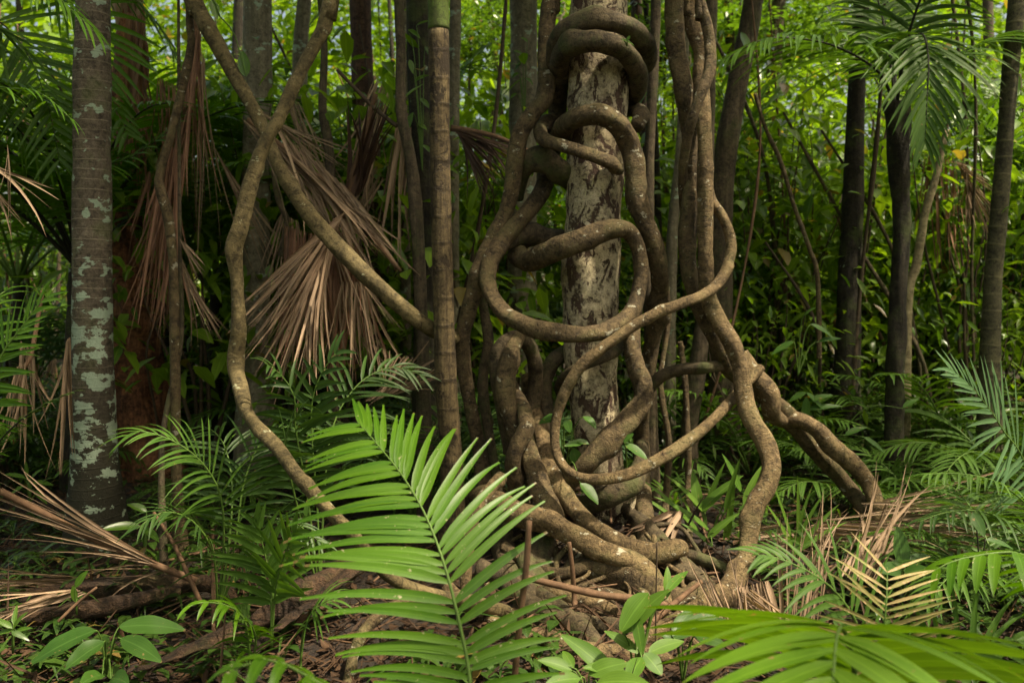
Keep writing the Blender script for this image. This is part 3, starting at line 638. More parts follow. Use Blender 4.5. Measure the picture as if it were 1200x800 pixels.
# left background big palms
rosette('understory_palm', 'large dark palm filling the upper left corner behind the lichened trunk', V((-2.95, 5.8, gz(-2.95, 5.8))), 13, 2.1, 60, .030, .62, 34, 'frond_fresh', trunk=1.5, tr=.09, stalk='stalk_dark', seed=5, az0=.3, curve=1.0)
p = rosette('understory_palm', 'bright palm showing right of the lichened trunk top', V((-3.1, 7.6, gz(-3.1, 7.6))), 11, 2.0, 62, .032, .6, 30, 'frond_fresh', trunk=2.2, tr=.07, seed=6)
tl = thing('understory_palm', 'palm with sunlit green fronds hanging in at the top left edge', 'palm', V((-2.9, 4.3, gz(-2.9, 4.3))))
mb = MB(); tube(mb, [(-2.9, 4.3, 0, .06), (-2.95, 4.3, 1.6, .05), (-3.0, 4.3, 3.0, .045)], seg=12, step=.1); part('trunk', mb, M['trunk_ring'], tl, org=tl.location)
pixel_frond(tl, [(-97, -40, 4.3), (-60, -40, 4.0), (0, -35, 3.8), (60, -8, 3.7), (112, 38, 3.7)], 'frond_fresh', n=24, L=.42, W=.024, fwd=(62, 26), droop=.5, start=.15, seg=7, nh=V((0, -.2, 1)))
pixel_frond(tl, [(-97, -40, 4.3), (-90, 40, 3.9), (-50, 85, 3.8), (0, 102, 3.7), (45, 108, 3.7), (84, 140, 3.7)], 'frond_fresh', n=22, L=.30, W=.018, fwd=(62, 26), droop=.55, start=.2, seg=7)
pixel_frond(tl, [(-97, -40, 4.3), (-60, 20, 4.4), (-10, 20, 4.6), (30, 60, 4.7), (55, 120, 4.7), (70, 190, 4.7)], 'frond_mid', n=26, L=.55, W=.026, fwd=(70, 40), droop=.15, start=.15, seg=6, stalk='stalk_dark', nh=V((.2, -.8, .4)))

pixel_frond(tl, [(-97, -40, 4.3), (0, -60, 4.6), (100, 10, 5.0), (128, 60, 5.1), (130, 110, 5.1), (150, 160, 5.1)], 'frond_fresh', n=22, L=.40, W=.03, fwd=(72, 40), droop=.25, start=.35, seg=6, nh=V((.2, -.8, .4)))
pixel_frond(tl, [(-97, -40, 4.3), (0, -80, 4.8), (120, -30, 5.1), (185, 30, 5.2), (215, 90, 5.2)], 'frond_mid', n=22, L=.42, W=.028, fwd=(66, 30), droop=.4, start=.35, seg=6)
pixel_frond(tl, [(-97, -40, 4.3), (-40, 60, 4.6), (20, 150, 4.9), (70, 190, 5.0), (140, 190, 5.1), (190, 160, 5.1), (215, 135, 5.1)], 'frond_fresh', n=26, L=.32, W=.02, fwd=(66, 30), droop=.3, start=.3, seg=6, stalk='stalk_dark', nh=V((0, -.5, .8)))
# right palm with dark fibrous stem
pr = tree('dark fibrous palm at right with fronds hanging from its head', [(1050, 120, 5.5, 13), (1054, 180, 5.5, 12), (1056, 260, 5.5, 10), (1053, 350, 5.5, 10), (1049, 450, 5.5, 10), (1047, 560, 5.5, 12)], 'trunk_dark', top=1.4, crown=False, name='palm_tree', cat='palm', ridges=.1, wob=.14)
for k, (path, L, mat) in enumerate((([(1050, 130, 5.5), (1060, 60, 5.4), (1080, 40, 5.2), (1088, 70, 5.0), (1086, 120, 4.95), (1084, 165, 4.95)], .60, 'frond_mid'),
                    ([(1050, 130, 5.5), (1030, 85, 5.4), (980, 55, 5.2), (930, 45, 5.1), (890, 48, 5.0), (850, 70, 4.9)], .62, 'frond_mid'),
                    ([(1050, 130, 5.5), (1080, 90, 5.5), (1130, 60, 5.5), (1180, 42, 5.5), (1230, 50, 5.5)], .55, 'frond_mid'),
                    ([(1050, 130, 5.5), (1040, 50, 5.6), (1020, -20, 5.8), (980, -50, 6.0)], .5, 'frond_mid'),
                    ([(1050, 130, 5.5), (1065, 40, 5.3), (1100, -40, 5.1), (1150, -60, 5.0), (1210, -20, 5.0)], .6, 'frond_dark'),
                    ([(1050, 130, 5.5), (1048, 60, 5.8), (1040, 0, 6.1), (1030, -40, 6.4)], .5, 'frond_mid'))):
    pixel_frond(pr, path, mat, n=30, L=L, W=.030, droop=.45, start=.2, seg=6, stalk='stalk_dark', fwd=(66, 30), nh=V((0, -.5, .8)) if k == 0 else V((0, 0, 1)), stalk_r=.011)
p = palm_at('palm fan behind the vine bundle at upper right', 870, 7.5)
pixel_frond(p, [(880, 500, 7.5), (870, 250, 7.5), (850, 120, 7.4), (820, 80, 7.3), (780, 90, 7.2), (740, 130, 7.1)], 'frond_mid', n=30, L=.7, W=.035, droop=.5, start=.3, seg=6)
pixel_frond(p, [(880, 500, 7.5), (880, 250, 7.5), (890, 120, 7.4), (930, 90, 7.3), (970, 120, 7.2)], 'frond_mid', n=26, L=.6, W=.035, droop=.5, start=.3, seg=6)

# background palm copies
G = 'small feather palms in the undergrowth'
pp = [rosette('understory_palm', 'feather leaved palm among the undergrowth of the background', (0, 0, 0), 9, 1.3, 55, .026, .42, 20, 'frond_mid', seed=31, group=G),
      rosette('understory_palm', 'feather leaved palm among the undergrowth of the background', (0, 0, 0), 8, .75, 50, .018, .26, 16, 'frond_mid', seed=32, group=G),
      rosette('understory_palm', 'feather leaved palm among the undergrowth of the background', (0, 0, 0), 10, 1.8, 60, .03, .5, 24, 'frond_blue', seed=33, group=G, trunk=.5, tr=.05)]
pp.append(rosette('understory_palm', 'tall palm', (0, 0, 0), 12, 2.1, 62, .032, .6, 30, 'frond_mid', trunk=1.7, tr=.06, seed=35, curve=1.0))
pp.append(rosette('understory_palm', 'tall palm', (0, 0, 0), 11, 1.9, 58, .028, .55, 28, 'frond_fresh', trunk=1.2, tr=.05, seed=36, curve=.95))
rr = random.Random(77)
spots = [(3, 215, 7.6), (4, 430, 7.9), (3, 560, 9.4), (3, 930, 9.2), (4, 1090, 8.4), (3, 1230, 7.4), (4, 20, 7.9), (4, 345, 9.5), (4, 720, 9.6), (3, 380, 6.9), (4, 250, 6.7), (3, 840, 10.5), (0, 880, 5.9), (0, 1120, 5.9), (0, 1190, 5.3), (1, 1000, 5.2), (1, 1080, 5.0), (1, 1140, 4.6), (0, 960, 6.6), (2, 760, 8), (2, 660, 8.5), (2, 560, 8.4), (2, 250, 8.2), (2, 40, 8.0), (2, 1100, 8.5),
         (0, 640, 6.4), (1, 580, 5.8), (0, 380, 6.8), (0, 20, 6.6), (1, 250, 5.2), (0, 220, 7.2), (1, 60, 6.0), (2, 900, 9.5), (2, 1200, 8), (1, 770, 5.9), (1, 1130, 4.2), (1, 450, 5.3), (1, 1180, 3.6)]
fst = set()
for k, px, d in spots:
    o = pp[k] if k not in fst else copy_tree(pp[k]); fst.add(k)
    sd_ = 'left' if px < 500 else ('right' if px > 820 else 'centre'); kk = ('green feather palm', 'small low feather palm', 'tall greyish feather palm', 'trunked mid green palm', 'trunked bright green palm')[k]
    o['label'] = '%s among the %s undergrowth at the %s' % (kk, 'nearer' if d < 6 else 'farther', sd_); o['group'] = '%ss %s %s' % (kk, 'nearer' if d < 6 else 'farther', sd_)
    x = (px - CX) * d / F; o.location = (x, d, gz(x, d)); o.rotation_euler = (0, 0, rr.random() * 6.28); s = rr.uniform(.8, 1.15); o.scale = (s, s, s)

# ------------------------------------------------------------------ dead fronds
def dead(label, strips, mat='dead', stalk=None, name='dead_frond', fold=.5, wj=.25, seg=7, bend=.085, stick=None):
    """strips: list of (origin points a->b, end points c->d, n, width px, depth_origin, depth_end)"""
    mb = MB(); first = None
    for (a, b, c, d, n, wpx, do, de) in strips:
        n = int(n * 1.45)
        for i in range(n):
            t = (i + rnd.uniform(-.8, .8)) / max(1, n - 1)
            p = P(a[0] + (b[0]-a[0])*t, a[1] + (b[1]-a[1])*t, do + rnd.uniform(-.04, .04))
            l = rnd.uniform(.86, 1.05)
            q = P(c[0] + (d[0]-c[0])*t, c[1] + (d[1]-c[1])*t, de + rnd.uniform(-.10, .10))
            D = q - p; D += rvec() * D.length * bend; LL = D.length * l
            nn = V((rnd.uniform(-.8, .8), -1, rnd.uniform(-.3, .9)))
            if rnd.random() < .15: LL *= rnd.uniform(.4, .8)
            leaf(mb, p, D, nn, LL, wpx * de / F * rnd.choice([.45, .7, 1.0, 1.15]) * rnd.uniform(1 - wj, 1 + wj), seg=seg, droop=rnd.choice([.05, .12, .22, .38]), fold=rnd.uniform(.2, fold + .25), prof=0, g=(rvec() + V((0, 0, -.7))), wave=rnd.choice([0, .1, .25]))
            if first is None: first = p
    th = thing(name, label, 'dead frond', first)
    part('leaflets', mb, M[mat], th, org=first)
    if stick:
        s = MB(); tube(s, [(*P(x, y, d), r * d / F) for x, y, d, r in stick], seg=8, step=.05, wob=.1); part('stalk', s, M['stick'], th, org=first)
    return th
dead('dead brown frond fanning down to the left behind the leaning stem', [((403, 250), (385, 285), (278, 345), (330, 490), 30, 4.2, 4.55, 4.3), ((400, 255), (392, 285), (270, 380), (310, 475), 22, 3.8, 4.6, 4.35)], 'dead', stick=[(404, 248, 4.75, 4), (385, 280, 4.7, 3), (350, 330, 4.6, 2)])
dead('long dead frond slanting down to the right behind the leaning stem', [((285, 140), (370, 205), (395, 262), (482, 326), 22, 4.6, 4.8, 4.7), ((325, 150), (400, 215), (415, 300), (480, 322), 18, 4, 4.8, 4.7)], 'dead', stick=[(290, 140, 5, 3), (380, 215, 5, 4), (470, 318, 4.9, 2)])
dead('curtain of dead leaflets hanging straight down behind the leaning stem', [((335, 265), (425, 290), (325, 450), (420, 460), 44, 3.6, 5.0, 4.95), ((350, 290), (400, 270), (360, 430), (412, 420), 20, 4.2, 4.9, 4.85)], 'dead_red', bend=.04)
dead('loose spray of thin grey brown leaflets between the crossing stems', [((330, 250), (350, 260), (300, 330), (380, 440), 16, 2.4, 5.3, 5.2), ((360, 200), (385, 230), (420, 420), (470, 400), 14, 2.4, 5.3, 5.2)], 'dead', bend=.16)
dead('grey brown withered leaflets drooping over the dark palm', [((400, 330), (430, 330), (380, 430), (455, 450), 18, 2.6, 4.7, 4.6), ((385, 280), (395, 285), (440, 400), (470, 380), 9, 2.2, 4.7, 4.7)], 'dead_tan', bend=.14)
dead('thin dead leaflets crossing high above the fan near the forked stem', [((290, 120), (330, 150), (390, 215), (430, 190), 10, 2.6, 5.4, 5.3), ((440, 90), (455, 110), (395, 210), (415, 240), 9, 2.4, 5.4, 5.3)], 'dead_tan', bend=.12)
dead('rusty torn leaflets hanging left of the crooked sapling', [((172, 200), (200, 215), (150, 300), (190, 330), 14, 2.6, 5.3, 5.2), ((185, 90), (205, 100), (180, 200), (205, 230), 9, 2.6, 5.3, 5.2)], 'dead_red', bend=.13)
dead('long thin dry leaflets sweeping diagonally behind the crossing stems', [((330, 110), (350, 120), (420, 330), (470, 360), 9, 2.4, 5.5, 5.4), ((440, 190), (450, 210), (300, 400), (330, 440), 9, 2.4, 5.5, 5.4), ((250, 170), (260, 190), (330, 330), (350, 300), 7, 2.2, 5.5, 5.5)], 'dead_tan', bend=.07)
dead('pale dead leaflets standing upright between the thin trunks', [((468, 130), (482, 150), (438, 278), (472, 330), 10, 4.6, 5.4, 5.3), ((430, 150), (450, 120), (432, 255), (425, 260), 5, 3.5, 5.4, 5.3)], 'dead_tan', bend=.05)
dead('dark folded dead frond pointing up beside the red brown trunk', [((405, 240), (425, 225), (428, 115), (462, 110), 12, 6, 5.1, 5.0)], 'dead_dark', stick=[(400, 255, 5.1, 5), (440, 110, 5.0, 3)])
dead('dark brown dead frond jutting right of the ringed palm stem', [((530, 152), (540, 158), (608, 168), (575, 240), 26, 3.4, 5.3, 5.2), ((530, 152), (560, 156), (625, 178), (625, 215), 12, 3.2, 5.3, 5.2)], 'dead_dark', stick=[(528, 150, 5.3, 4), (580, 160, 5.3, 3), (630, 182, 5.3, 2)])
dead('rusty skirt of dead fronds hanging above the rotten red trunk', [((226, 30), (236, 40), (196, 215), (222, 235), 22, 3, 5.2, 5.1), ((195, 165), (218, 185), (160, 390), (202, 402), 34, 3.2, 5.1, 5.0), ((150, 15), (170, 20), (140, 190), (165, 240), 12, 5, 5.6, 5.6)], 'dead_red', bend=.05, stick=[(232, 10, 5.2, 5), (222, 100, 5.2, 5), (205, 190, 5.1, 4)])
dead('thin dry spikes radiating right of the crooked sapling', [((208, 275), (214, 285), (248, 345), (235, 300), 5, 2.5, 4.5, 4.4), ((212, 300), (216, 330), (245, 400), (262, 395), 10, 2.4, 4.6, 4.6), ((230, 40), (240, 70), (236, 300), (246, 330), 8, 3, 5.2, 5.2)], 'dead', bend=.12)
dead('pinkish dead leaflets hanging at the left edge above the floor', [((20, 430), (30, 425), (0, 500), (42, 560), 12, 3.6, 3.9, 3.85), ((78, 400), (82, 395), (74, 560), (84, 545), 8, 3.4, 4.1, 4.1), ((25, 400), (40, 410), (28, 480), (48, 520), 6, 3.4, 4.0, 4.0)], 'dead_tan', bend=.04, stick=[(50, 340, 4.2, 2.5), (35, 420, 3.9, 2.5), (22, 435, 3.9, 2.5)])
dead('dry brown twigs of a dead frond arching in at the left edge', [((-20, 190), (-10, 196), (88, 230), (62, 225), 3, 3.2, 3.6, 3.6), ((-12, 215), (0, 230), (28, 275), (40, 250), 4, 3, 3.6, 3.6), ((8, 165), (12, 200), (16, 240), (10, 280), 3, 2, 3.6, 3.6)], 'dead_tan', bend=.1)
dead('long dead frond lying on the floor in front of the lichened palm', [((208, 672), (190, 664), (-60, 530), (-10, 560), 8, 3.6, 3.75, 3.5), ((195, 668), (150, 648), (95, 668), (20, 600), 6, 3.2, 3.7, 3.5)], 'dead', bend=.03, stick=[(230, 680, 3.75, 4), (130, 640, 3.65, 4), (0, 575, 3.5, 4)])
dead('flat brown dead leaflets lying across the floor at the left edge', [((88, 676), (85, 690), (-40, 655), (-60, 700), 7, 4, 3.9, 3.5), ((90, 690), (100, 694), (-50, 700), (-30, 730), 8, 5, 3.5, 3.2)], 'dead', bend=.03)
dead('dry stalks leaning up to the right behind the straw coloured frond', [((985, 675), (1025, 680), (1042, 552), (1088, 545), 9, 4.4, 3.6, 3.75), ((1000, 680), (1015, 680), (1050, 560), (1075, 555), 4, 4, 3.6, 3.7)], 'dead_tan', bend=.03)
dead('thin upright dry stalks between the pale root and the straw coloured frond', [((915, 740), (955, 735), (905, 600), (985, 570), 10, 2.6, 3.1, 3.2), ((935, 730), (960, 720), (960, 575), (990, 560), 4, 2.6, 3.2, 3.3)], 'dead_tan', bend=.04)
dead('heap of flat dead fronds behind the dry stalks at right', [((905, 640), (960, 610), (1130, 640), (1210, 590), 26, 3.6, 4.4, 4.1), ((1010, 590), (1050, 640), (1215, 560), (1215, 650), 24, 3.6, 4.5, 4.2), ((860, 620), (900, 650), (990, 590), (1000, 630), 12, 3.4, 4.4, 4.4)], 'dead_tan', bend=.09)
dead('tangle of broken dead leaflets at the foot of the pale right root', [((850, 740), (880, 745), (795, 650), (870, 640), 10, 3.2, 3.3, 3.5), ((860, 690), (900, 680), (870, 790), (930, 770), 14, 5, 3.5, 3.2), ((865, 700), (880, 690), (940, 740), (960, 760), 8, 3.2, 3.4, 3.1)], 'dead', bend=.1)
dead('curled brown frond remnant beside the foot of the wrapped tree', [((785, 600), (800, 598), (740, 622), (775, 640), 7, 7, 4.3, 4.2)], 'dead', bend=.15)
dead('crossed dead leaflets lying behind the feathery dark palm', [((425, 400), (500, 425), (470, 450), (420, 470), 12, 3, 4.8, 4.7), ((430, 470), (470, 460), (520, 400), (530, 430), 10, 3, 4.8, 4.8)], 'dead', bend=.15)
dead('brown sprays hanging behind the dark palm at the right edge', [((1125, 190), (1135, 200), (1160, 275), (1130, 290), 16, 2.6, 6.2, 6.2), ((1120, 190), (1130, 210), (1165, 210), (1185, 300), 14, 2.6, 6.2, 6.2)], 'dead', bend=.08)
dead('reddish dead leaflets hung between the right palm and the edge', [((1085, 180), (1120, 190), (1078, 330), (1125, 350), 12, 3, 6.6, 6.6)], 'dead_red', bend=.05)
dead('shredded bark strips hanging behind the lichened palm top', [((130, -10), (168, -10), (134, 30), (172, 50), 8, 7, 5.8, 5.8)], 'dead_tan', bend=.04)

# ------------------------------------------------------------------ vines
def lift(q, k=.35):
    out = []
    for (x, y, z, r) in q:
        for _ in range(60):
            if z >= gz(x, y) + k * r: break
            x *= .995; y *= .995; z = HC + (z - HC) * .995; r *= .995
        out.append((x, y, z, r))
    a, b = out[-2], out[-1]
    if b[2] < gz(b[0], b[1]) + .12:                    # the end runs into the soil
        d = (V(b[:3]) - V(a[:3])); d.z = 0; d = d.normalized() if d.length > .01 else V((0, 0, 0))
        e = V(b[:3]) + d * .10; out.append((e.x, e.y, gz(e.x, e.y) - b[3] * 1.4, b[3] * .9))
    return out
def vine(label, pts, mat='vine', seg=20, wob=.15, knots=4, name='liana', cat='vine', step=.016, extra_top=None, ridges=.055):
    q = [(*P(a, b, d), r * d / F) for a, b, d, r in pts]
    q = lift(q)
    if extra_top: q.insert(0, (q[0][0] + extra_top[0], q[0][1] + extra_top[1], q[0][2] + extra_top[2], q[0][3] * .9))
    lo = min(q, key=lambda z: z[2]); org = V(lo[:3])
    mb = MB(); tube(mb, q, seg=seg, step=step, wob=wob, knots=knots, lump=4.6, ridges=ridges)
    return tag(put(name, mb, M[mat], org), label, cat)
UP = (0, 0, 2.2)
vine('thick vine looped twice around the top of the central trunk',
     [(640, 205, 4.72, 9), (652, 165, 4.74, 10), (653, 125, 4.68, 11), (652, 85, 4.52, 12), (656, 48, 4.36, 12.5), (675, 30, 4.25, 12.5), (703, 24, 4.21, 13), (735, 31, 4.27, 13), (755, 52, 4.4, 13), (752, 80, 4.6, 12), (715, 96, 4.74, 12), (672, 94, 4.70, 12),
      (655, 82, 4.50, 12), (664, 57, 4.30, 12.5), (685, 49, 4.19, 12.5), (708, 50, 4.17, 12.5), (731, 60, 4.24, 12), (745, 80, 4.36, 12), (746, 103, 4.48, 11), (733, 117, 4.64, 10), (700, 130, 4.74, 9), (668, 138, 4.70, 8)], 'vine_dark', seg=24, knots=4)
vine('vine falling down the left side from the top of the picture',
     [(647, -20, 4.5, 9), (645, 0, 4.5, 9), (641, 37, 4.5, 9.5), (639, 75, 4.5, 9.5), (640, 100, 4.48, 10), (636, 118, 4.46, 10), (622, 136, 4.45, 10), (610, 158, 4.45, 9.5), (604, 185, 4.45, 9.5), (600, 215, 4.45, 9.5), (592, 250, 4.45, 9.5), (577, 283, 4.42, 9.5), (566, 312, 4.4, 9.5), (556, 342, 4.4, 9.5), (547, 372, 4.4, 9), (541, 400, 4.4, 9), (546, 445, 4.4, 9), (554, 490, 4.4, 9), (562, 530, 4.4, 9), (570, 590, 4.35, 10)], 'vine', extra_top=UP)
vine('vine ring slung round the front of the central trunk at mid height',
     [(640, 190, 4.72, 10), (638, 218, 4.62, 11), (622, 243, 4.5, 11), (600, 268, 4.42, 10.5), (582, 292, 4.38, 10), (572, 318, 4.34, 9.5), (575, 345, 4.28, 9.5), (592, 368, 4.2, 10), (622, 383, 4.12, 10), (655, 390, 4.08, 10.5), (690, 392, 4.07, 10.5), (718, 384, 4.12, 10), (740, 365, 4.22, 10), (749, 338, 4.27, 9.5), (751, 312, 4.28, 9.5), (746, 286, 4.27, 9.5), (734, 269, 4.24, 10.5), (714, 268, 4.21, 11.5), (690, 279, 4.20, 13), (662, 288, 4.22, 13), (638, 298, 4.3, 12.5), (618, 306, 4.42, 11), (606, 298, 4.55, 10), (618, 282, 4.68, 9), (660, 280, 4.74, 9), (700, 286, 4.74, 8)], 'vine', knots=4, seg=22)
vine('short black vine bridging left behind the middle of the trunk', [(590, 285, 4.46, 9), (605, 278, 4.5, 10), (630, 276, 4.56, 11), (660, 280, 4.68, 10), (700, 290, 4.76, 9)], 'vine_dark')
vine('thick vine hugging the trunk then dropping down its right side',
     [(700, 150, 4.74, 9), (668, 160, 4.70, 11), (658, 155, 4.52, 12), (668, 143, 4.32, 12), (685, 136, 4.22, 12), (706, 135, 4.19, 12.5), (724, 147, 4.22, 12.5), (736, 168, 4.28, 12.5), (743, 196, 4.3, 12.5), (746, 228, 4.3, 12.5), (755, 258, 4.3, 12), (767, 287, 4.32, 12), (774, 320, 4.38, 12), (773, 352, 4.5, 11.5), (766, 390, 4.6, 10), (760, 430, 4.66, 10), (752, 480, 4.68, 10), (752, 540, 4.7, 10), (758, 640, 4.7, 11)], 'vine', knots=4, seg=22)
vine('thinner vine hooked round the trunk at the left shoulder',
     [(725, 200, 4.3, 6), (716, 191, 4.2, 8), (690, 181, 4.17, 8), (662, 172, 4.22, 8), (640, 165, 4.34, 8), (633, 153, 4.48, 8), (642, 143, 4.62, 8), (670, 138, 4.72, 8), (715, 132, 4.74, 9), (742, 129, 4.62, 9.5), (751, 137, 4.46, 9.5), (745, 150, 4.4, 8)], 'vine')
vine('knotted dark vine bulging left of the trunk under the hook', [(606, 232, 4.62, 8), (611, 205, 4.54, 10), (622, 190, 4.48, 11), (642, 190, 4.44, 12), (658, 203, 4.48, 12), (674, 218, 4.62, 11), (700, 222, 4.74, 9)], 'vine_dark', knots=5)

# right bundle
vine('left stem of the vine bundle right of the trunk, running into the twisted pair',
     [(789, -20, 4.3, 10), (790, 0, 4.3, 10), (791, 37, 4.3, 10.5), (795, 75, 4.3, 11), (801, 105, 4.3, 11), (807, 135, 4.33, 11), (809, 165, 4.35, 11), (810, 200, 4.34, 10.5), (807, 250, 4.32, 10), (805, 287, 4.32, 9.5), (808, 322, 4.32, 9.5), (817, 350, 4.34, 9.5), (830, 378, 4.36, 10), (842, 405, 4.38, 10.5), (856, 432, 4.44, 11), (880, 452, 4.5, 11), (905, 470, 4.55, 10), (922, 484, 4.6, 9.5), (938, 507, 4.64, 9.5), (962, 535, 4.66, 9.5), (987, 562, 4.68, 9.5), (1010, 592, 4.6, 10), (1030, 640, 4.4, 10), (1055, 690, 4.2, 10)], 'vine', extra_top=UP, knots=4)
vine('long pale vine of the bundle snaking down to a root on the right',
     [(806, -20, 4.34, 9), (807, 0, 4.34, 9), (812, 30, 4.34, 9.5), (821, 58, 4.34, 9.5), (821, 85, 4.32, 9.5), (822, 115, 4.28, 9.5), (825, 150, 4.24, 10), (826, 200, 4.22, 9.5), (827, 250, 4.22, 9), (827, 300, 4.22, 9), (830, 345, 4.24, 9.5), (843, 378, 4.24, 10), (858, 402, 4.22, 10.5), (868, 430, 4.2, 10.5), (872, 462, 4.16, 10.5), (880, 490, 4.1, 10.5), (895, 517, 4.05, 11), (903, 542, 4.0, 11.5), (899, 567, 3.95, 11.5), (886, 592, 3.9, 11), (879, 625, 3.85, 11), (875, 652, 3.78, 11), (862, 678, 3.7, 13), (845, 698, 3.6, 15), (822, 713, 3.5, 14), (795, 728, 3.42, 12), (762, 744, 3.36, 11), (730, 760, 3.32, 11)], 'vine_tan', extra_top=UP, knots=4)
vine('slim vine crossing in front of the bundle from right to left',
     [(820, -20, 4.2, 6), (821, 0, 4.2, 6), (828, 28, 4.2, 6.5), (832, 55, 4.2, 6.5), (831, 82, 4.18, 7), (822, 108, 4.14, 7), (812, 138, 4.14, 7), (804, 168, 4.2, 7), (800, 200, 4.28, 6), (802, 240, 4.38, 6), (812, 290, 4.44, 5)], 'vine', extra_top=UP)
vine('thin tan vine swinging in a wide loop across the front of the trunk',
     [(828, 205, 4.34, 5), (834, 235, 4.28, 5.5), (848, 255, 4.24, 6), (857, 282, 4.2, 6.3), (854, 308, 4.15, 6.5), (842, 332, 4.1, 6.8), (824, 346, 4.05, 7), (798, 356, 4.0, 6.8), (774, 365, 3.98, 6.5), (748, 378, 3.96, 6.5), (724, 395, 3.95, 6.5), (703, 410, 3.95, 6.8), (684, 426, 3.96, 7), (667, 450, 3.98, 6.8), (655, 478, 4.0, 6.5), (650, 505, 4.0, 6), (652, 530, 3.98, 5.8), (662, 548, 3.95, 5.8), (680, 559, 3.93, 6), (708, 561, 3.93, 6.3), (740, 554, 3.95, 6.5), (775, 537, 4.0, 6.5), (808, 516, 4.05, 6.5), (834, 493, 4.12, 6.3), (858, 468, 4.24, 6), (874, 450, 4.36, 6), (892, 430, 4.42, 5)], 'vine_tan', knots=3)
vine('dark vine arching right from behind the trunk to the bundle', [(735, 500, 4.66, 8), (750, 472, 4.56, 8), (763, 452, 4.48, 7.5), (778, 439, 4.44, 7.5), (802, 432, 4.4, 7.5), (825, 431, 4.38, 7.5), (850, 427, 4.42, 7)], 'vine_dark')
vine('right hand vine of the twisted pair sloping to the floor', [(868, 415, 4.5, 9), (885, 440, 4.46, 10), (902, 462, 4.44, 11), (905, 484, 4.5, 10), (918, 492, 4.6, 9), (938, 492, 4.56, 8.5), (958, 503, 4.54, 9), (975, 523, 4.54, 9.5), (1000, 545, 4.55, 10), (1017, 567, 4.56, 9.5), (1027, 592, 4.5, 9.5), (1042, 640, 4.35, 10), (1075, 680, 4.1, 10)], 'vine_tan', knots=3)
# lower centre
vine('pale lichened vine bending round the right foot of the trunk', [(748, 345, 4.46, 9), (741, 375, 4.36, 9), (741, 405, 4.28, 9.5), (746, 430, 4.24, 11), (754, 450, 4.22, 12), (754, 470, 4.2, 12.5), (741, 488, 4.18, 12.5), (720, 509, 4.14, 12.5), (700, 529, 4.12, 12.5), (682, 549, 4.12, 12), (665, 562, 4.2, 11), (650, 560, 4.4, 9)], 'vine', knots=4, seg=22)
vine('thick vine sliding from the left down to the heap of roots', [(618, 440, 4.62, 8), (624, 475, 4.52, 9), (632, 502, 4.42, 10), (638, 530, 4.3, 11), (646, 556, 4.2, 12), (660, 580, 4.1, 12), (683, 606, 4.02, 12), (712, 627, 3.96, 12), (742, 643, 3.92, 12), (770, 648, 3.9, 12.5), (792, 642, 3.9, 12.5), (800, 643, 3.92, 10)], 'vine_tan', knots=4, seg=22)
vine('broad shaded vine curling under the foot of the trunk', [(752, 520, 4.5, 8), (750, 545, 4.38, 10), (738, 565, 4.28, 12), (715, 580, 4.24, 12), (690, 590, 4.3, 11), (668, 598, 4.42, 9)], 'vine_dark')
vine('looped vine standing like a hoop left of the trunk', [(598, 530, 4.35, 9), (592, 490, 4.32, 9.5), (586, 450, 4.3, 9.5), (582, 422, 4.3, 9.5), (592, 402, 4.32, 9.5), (610, 397, 4.38, 9.5), (624, 412, 4.44, 9), (628, 445, 4.48, 9), (624, 480, 4.5, 9), (618, 530, 4.5, 9), (612, 600, 4.5, 9)], 'vine_dark')
vine('smooth vine rising inside the hoop left of the trunk', [(612, 390, 4.36, 7), (599, 412, 4.26, 9), (592, 440, 4.22, 10), (594, 470, 4.2, 10.5), (602, 498, 4.2, 11), (608, 525, 4.2, 10), (604, 560, 4.2, 10)], 'vine')
vine('vine twisting in front of the smooth one beside the hoop', [(604, 462, 4.3, 8), (613, 480, 4.2, 9), (617, 497, 4.12, 9.5), (608, 518, 4.1, 10), (601, 540, 4.1, 10), (603, 560, 4.15, 10), (610, 590, 4.2, 10)], 'vine')
vine('straight thick vine slanting down to the left roots', [(600, 450, 4.5, 7), (606, 478, 4.36, 9), (612, 500, 4.25, 10), (618, 520, 4.18, 11), (626, 548, 4.12, 12), (636, 576, 4.06, 12.5), (648, 602, 4.0, 12), (655, 625, 4.0, 11)], 'vine')
vine('long root crossing from the left to the front of the root heap', [(535, 640, 4.45, 7), (545, 605, 4.4, 8), (558, 583, 4.28, 9.5), (572, 578, 4.17, 11), (582, 586, 4.1, 12), (604, 601, 4.02, 12.5), (638, 611, 3.95, 12.5), (674, 628, 3.86, 12.5), (704, 646, 3.8, 13), (735, 657, 3.76, 13), (757, 668, 3.74, 13), (770, 688, 3.72, 13), (774, 712, 3.75, 12)], 'vine_tan', knots=5, seg=22)
vine('thin tan root rising at the right edge of the big front frond', [(545, 700, 3.6, 6), (547, 660, 3.7, 7), (550, 628, 3.75, 7.5), (556, 600, 3.8, 7.5), (572, 575, 3.9, 7.5), (588, 558, 4.0, 7.5)], 'vine_tan')
vine('slender root running down through the middle of the heap', [(625, 636, 4.1, 8), (632, 650, 4.0, 9), (645, 668, 3.92, 9.5), (668, 684, 3.85, 9), (700, 694, 3.8, 8.5), (728, 700, 3.75, 8.5), (760, 715, 3.7, 9), (790, 735, 3.6, 9)], 'vine', knots=3)
vine('mossy flat root spreading over the middle of the heap', [(668, 662, 4.1, 16), (700, 672, 3.98, 19), (730, 680, 3.9, 20), (765, 692, 3.82, 18), (800, 708, 3.72, 15), (835, 722, 3.66, 12)], 'vine', knots=6, ridges=.16, wob=.2)
vine('dark root sunk low in the hollow under the heap', [(560, 668, 3.9, 11), (600, 680, 3.85, 12), (640, 705, 3.75, 13), (668, 728, 3.65, 14), (690, 748, 3.5, 14)], 'vine_dark', knots=3, wob=.16)
